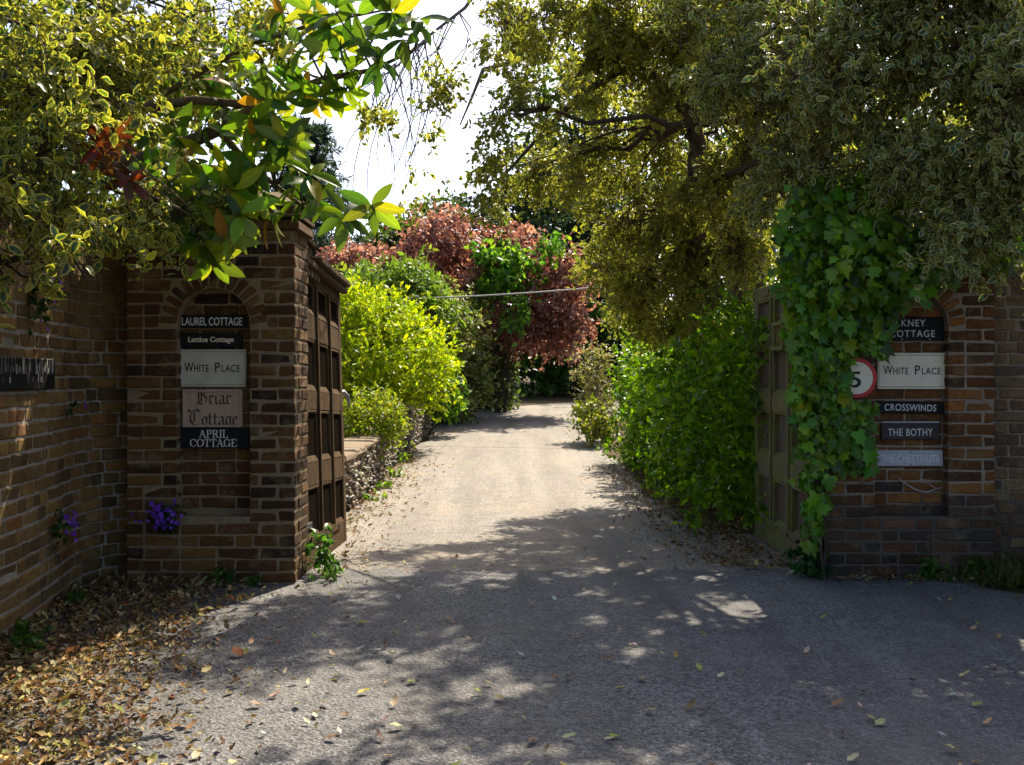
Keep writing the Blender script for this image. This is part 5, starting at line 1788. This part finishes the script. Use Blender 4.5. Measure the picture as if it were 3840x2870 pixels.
# ---- weeds
WG = [(0.06, 0.15, 0.02), (0.10, 0.2, 0.03), (0.04, 0.1, 0.015)]
small_leafy('weed', 'leafy weed at the hinge foot of the weathered gate', 'weed', (-1.27, 6.72, .14), .09, 34, .05, WG, rz=.16)
small_leafy('weed', 'low sprawling weed on the ground in front of the weathered gate', 'weed', (-1.2, 6.45, .03), .1, 16, .035, WG, rz=.03)
small_leafy('weed', 'small green shoot at the foot of the left pillar under the nameplates', 'weed', (-1.83, 6.33, .06), .03, 6, .05, WG, rz=.05)
small_leafy('weed', 'lone green shoot near the inner corner of the left pillar', 'weed', (-1.63, 6.33, .05), .02, 4, .05, WG, rz=.05)
small_leafy('weed', 'green weed where the curved wall meets the ground at the left edge', 'weed', (-2.36, 4.85, .05), .09, 20, .045, WG, rz=.05)
small_leafy('weed', 'small weed in the leaf litter beside the curved wall', 'weed', (-2.5, 5.75, .05), .05, 10, .04, WG, rz=.04)
small_leafy('weed', 'dark green weed at the sooty base of the ivy clad pillar', 'weed', (2.75, 6.52, .06), .1, 22, .04, WG, rz=.05)
small_leafy('weed', 'weed at the far corner foot of the ivy clad pillar', 'weed', (3.05, 6.5, .07), .08, 20, .04, WG, rz=.06)
for i, y in enumerate((11.0, 12.1, 13.3, 15.2)):
    small_leafy('weed', 'low green weed at the foot of the flint wall, ' + ('nearest the gate', 'second from the gate', 'third from the gate', 'just before the pier')[i], 'weed', (wall_x(y) + .14, y, float(gz(y)) + .04), .1, 14, .06, [(0.12, 0.22, 0.03), (0.2, 0.28, 0.04)], rz=.05, group='weeds along the flint wall')

# grass verge by the right wall
n = 2600
gx = rng.normal(3.38, .22, n); gy = 6.42 + rng.normal(0, .14, n) - (gx - 3.3) * .25
ok = (gx > 2.85) & (gy < 6.72) & (gx < 4.3)
gx, gy = gx[ok], gy[ok]; n = len(gx)
hump = 0.09 * np.exp(-((gx - 3.5) / .35) ** 2)
pos = np.stack([gx, gy, hump * rng.random(n)], 1)
aa = nrm(np.stack([rng.normal(0, .6, n), rng.normal(-.2, .6, n), np.abs(rng.normal(.8, .4, n))], 1))
V, T, C, E = leaves_arrays(leaf_tmpl(0.07, 3, .2, .35), pos, aa, nrm(rng.normal(size=(n, 3))), rng.uniform(.05, .16, n), palette(n, [(0.07, 0.11, 0.02), (0.12, 0.14, 0.03), (0.2, 0.16, 0.07)]))
o = link('grass', mesh_np('grass', V, T, C, E), M['leaf'])
tag(o, 'rough grass and dry stalks at the foot of the pale brown wall', 'grass', kind='stuff')


# ---- leaf litter
def litter(name, label, xs, ys_, sizes, cols, w=None, heap=0.03):
    n = len(xs)
    z = gz(ys_) + 0.006 + rng.random(n) * heap
    pos = np.stack([xs, ys_, z], 1)
    a = nrm(np.stack([rng.normal(size=n), rng.normal(size=n), rng.normal(0, .22, n)], 1))
    nn = nrm(np.stack([rng.normal(0, .35, n), rng.normal(0, .35, n), np.ones(n)], 1))
    V, T, C, E = leaves_arrays(leaf_tmpl(.5, 4, .32, -.4, .07), pos, a, nn, np.minimum(sizes * rng.lognormal(-.3, .3, n), .062), palette(n, cols, w, .25))
    o = link(name, mesh_np(name, V, T, C, E), M['litter'])
    return tag(o, label, 'leaf litter', kind='stuff')


LIT = [(0.20, 0.125, 0.055), (0.29, 0.205, 0.10), (0.10, 0.06, 0.03), (0.38, 0.29, 0.15), (0.28, 0.24, 0.07), (0.25, 0.105, 0.03), (0.28, 0.27, 0.12)]
LW = [4, 4, 3, 2.5, 1.2, .8, 1.2]
n = 66000
x = rng.uniform(-2.75, .2, n); y = rng.uniform(2.4, 6.75, n)
edge = np.interp(y, [2.4, 3.6, 4.6, 5.6, 6.7], [-1.15, -1.42, -1.68, -1.85, -1.85])
pr = 1 / (1 + np.exp((x - edge) / .11)) + .03 * np.exp(-np.abs(x - edge) / .4)
wallx = np.interp(y, [-12, 3, 4.9, 5.65, 6.2, 6.5], [-2.0, -2.32, -2.5, -2.62, -2.74, -2.7])
inpil = (x > LX0 - .02) & (x < LX1 + .02) & (y > LY - .02)
ok = (rng.random(n) < pr * .5) & (x > wallx + .03) & ~inpil & ~((x < -2.4) & (y > 6.55))
x, y = x[ok], y[ok]
litter('leaf_litter', 'drift of dry brown fallen leaves against the curved wall', x, y, rng.uniform(.022, .058, len(x)), LIT, LW, .04)
n = 3600
y = rng.uniform(6.6, 16, n); x = -1.62 + np.abs(rng.normal(0, .3, n)) - .12
ok = ~((x < -1.33) & (y < 8.6)) & (rng.random(n) < np.interp(y, [6.6, 9, 16], [.8, .5, .25]))
litter('leaf_litter', 'thin line of dry leaves along the left edge of the drive', x[ok], y[ok], rng.uniform(.025, .06, ok.sum()), LIT, LW, .015)
n = 3800
y = rng.uniform(6.9, 14.5, n); x = 1.78 - rng.normal(0, .28, n)
ok = ~((x > 2.0) & (y < 8.9))
litter('leaf_litter', 'dry leaves scattered beneath the laurel hedge', x[ok], y[ok], rng.uniform(.025, .06, ok.sum()), LIT, LW, .015)
n = 260
x = rng.uniform(2.1, 3.6, n); y = 6.56 - np.abs(rng.normal(0, .07, n)) - np.maximum(0, x - 2.9) * .3
litter('leaf_litter', 'line of dead leaves along the foot of the ivy clad pillar', x, y, rng.uniform(.025, .055, n), LIT, LW, .015)

random.seed(70)
FM = []
for k in range(6):
    V0, T0, E0 = leaf_tmpl(random.uniform(.38, .6), 4, random.uniform(.1, .3), random.uniform(-.5, -.1), .04)
    me = mesh_np('fallen_leaf', V0, T0)
    me.materials.append(M['litter_obj'])
    FM.append(me)
FC = [((0.42, 0.36, 0.2), 4, 'tan'), ((0.5, 0.46, 0.32), 3, 'pale cream'), ((0.36, 0.34, 0.08), 2.5, 'yellow'), ((0.3, 0.2, 0.1), 3, 'light brown'), ((0.18, 0.1, 0.05), 2, 'dark brown'), ((0.2, 0.26, 0.07), 1, 'green'),
      ((0.5, 0.5, 0.45), 1.5, 'whitish')]


def leaf_place(x, y):
    if y > 6.9: return 'on the drive between the open gates'
    if y > 6.0: return 'on the seam of the forecourt before the gateway' if x < 1.7 else 'before the ivy clad pillar'
    if x < -.75: return 'beside the litter drift' if y < 4.6 else 'before the left pillar'
    side = 'left of centre' if x < .1 else 'right of centre' if x < 1.3 else 'far to the right'
    return ('in the nearest asphalt, ' if y < 3.9 else 'midway up the forecourt, ' if y < 5 else 'on the upper forecourt, ') + side


cnt = 0
seen_lb, lob = {}, {}
while cnt < 230:
    y = 3.1 + 5.2 * random.random() ** 1.3
    x = random.uniform(-1.5, min(4.0, .62 * y))
    if random.random() > math.exp(-(x + 1.3) / 2.6) + .12: continue
    if y > 6.4 and not (-1.2 < x < 1.9): continue
    if abs(x / y) > .53: continue
    o = link('fallen_leaf', random.choice(FM), None, None, (x, y, float(gz(y)) + .012))
    o.rotation_euler = (random.gauss(0, .12), random.gauss(0, .12), random.uniform(0, 6.28))
    s_ = random.uniform(.028, .062)
    o.scale = (s_,) * 3
    f = random.choices(FC, [q[1] for q in FC])[0]
    o.color = (*[v * random.uniform(.8, 1.2) for v in f[0]], 1)
    sz = 'tiny' if s_ < .036 else 'small' if s_ < .045 else 'middling' if s_ < .054 else 'big'
    lb = sz + ' ' + f[2] + ' fallen leaf ' + leaf_place(x, y)
    k = seen_lb.get(lb, 0); seen_lb[lb] = k + 1
    lob.setdefault(lb, []).append(o)
    tag(o, lb, 'fallen leaf', 'fallen leaves scattered on the asphalt')
    cnt += 1
for lb, lst in lob.items():          # look-alikes in one spot: told apart by their order from the camera
    if len(lst) < 2: continue
    lst.sort(key=lambda q: q.location.y)
    words = ['nearest', 'second nearest', 'third nearest', 'fourth nearest', 'fifth nearest', 'sixth nearest', 'seventh nearest']
    for k, q in enumerate(lst):
        q['label'] = (words[k] + ' ' if k < len(lst) - 1 or k == 0 else 'farthest ') + lb
c = (-.78, 4.72)
o = link('fallen_leaf', FM[0], None, None, (c[0] - .5, c[1], .014)); o.scale = (.09,) * 3; o.color = (.38, .13, .04, 1); o.rotation_euler = (0, 0, .6)
tag(o, 'largest fallen leaf, bright orange brown, lying beside the litter drift', 'fallen leaf', 'fallen leaves scattered on the asphalt')
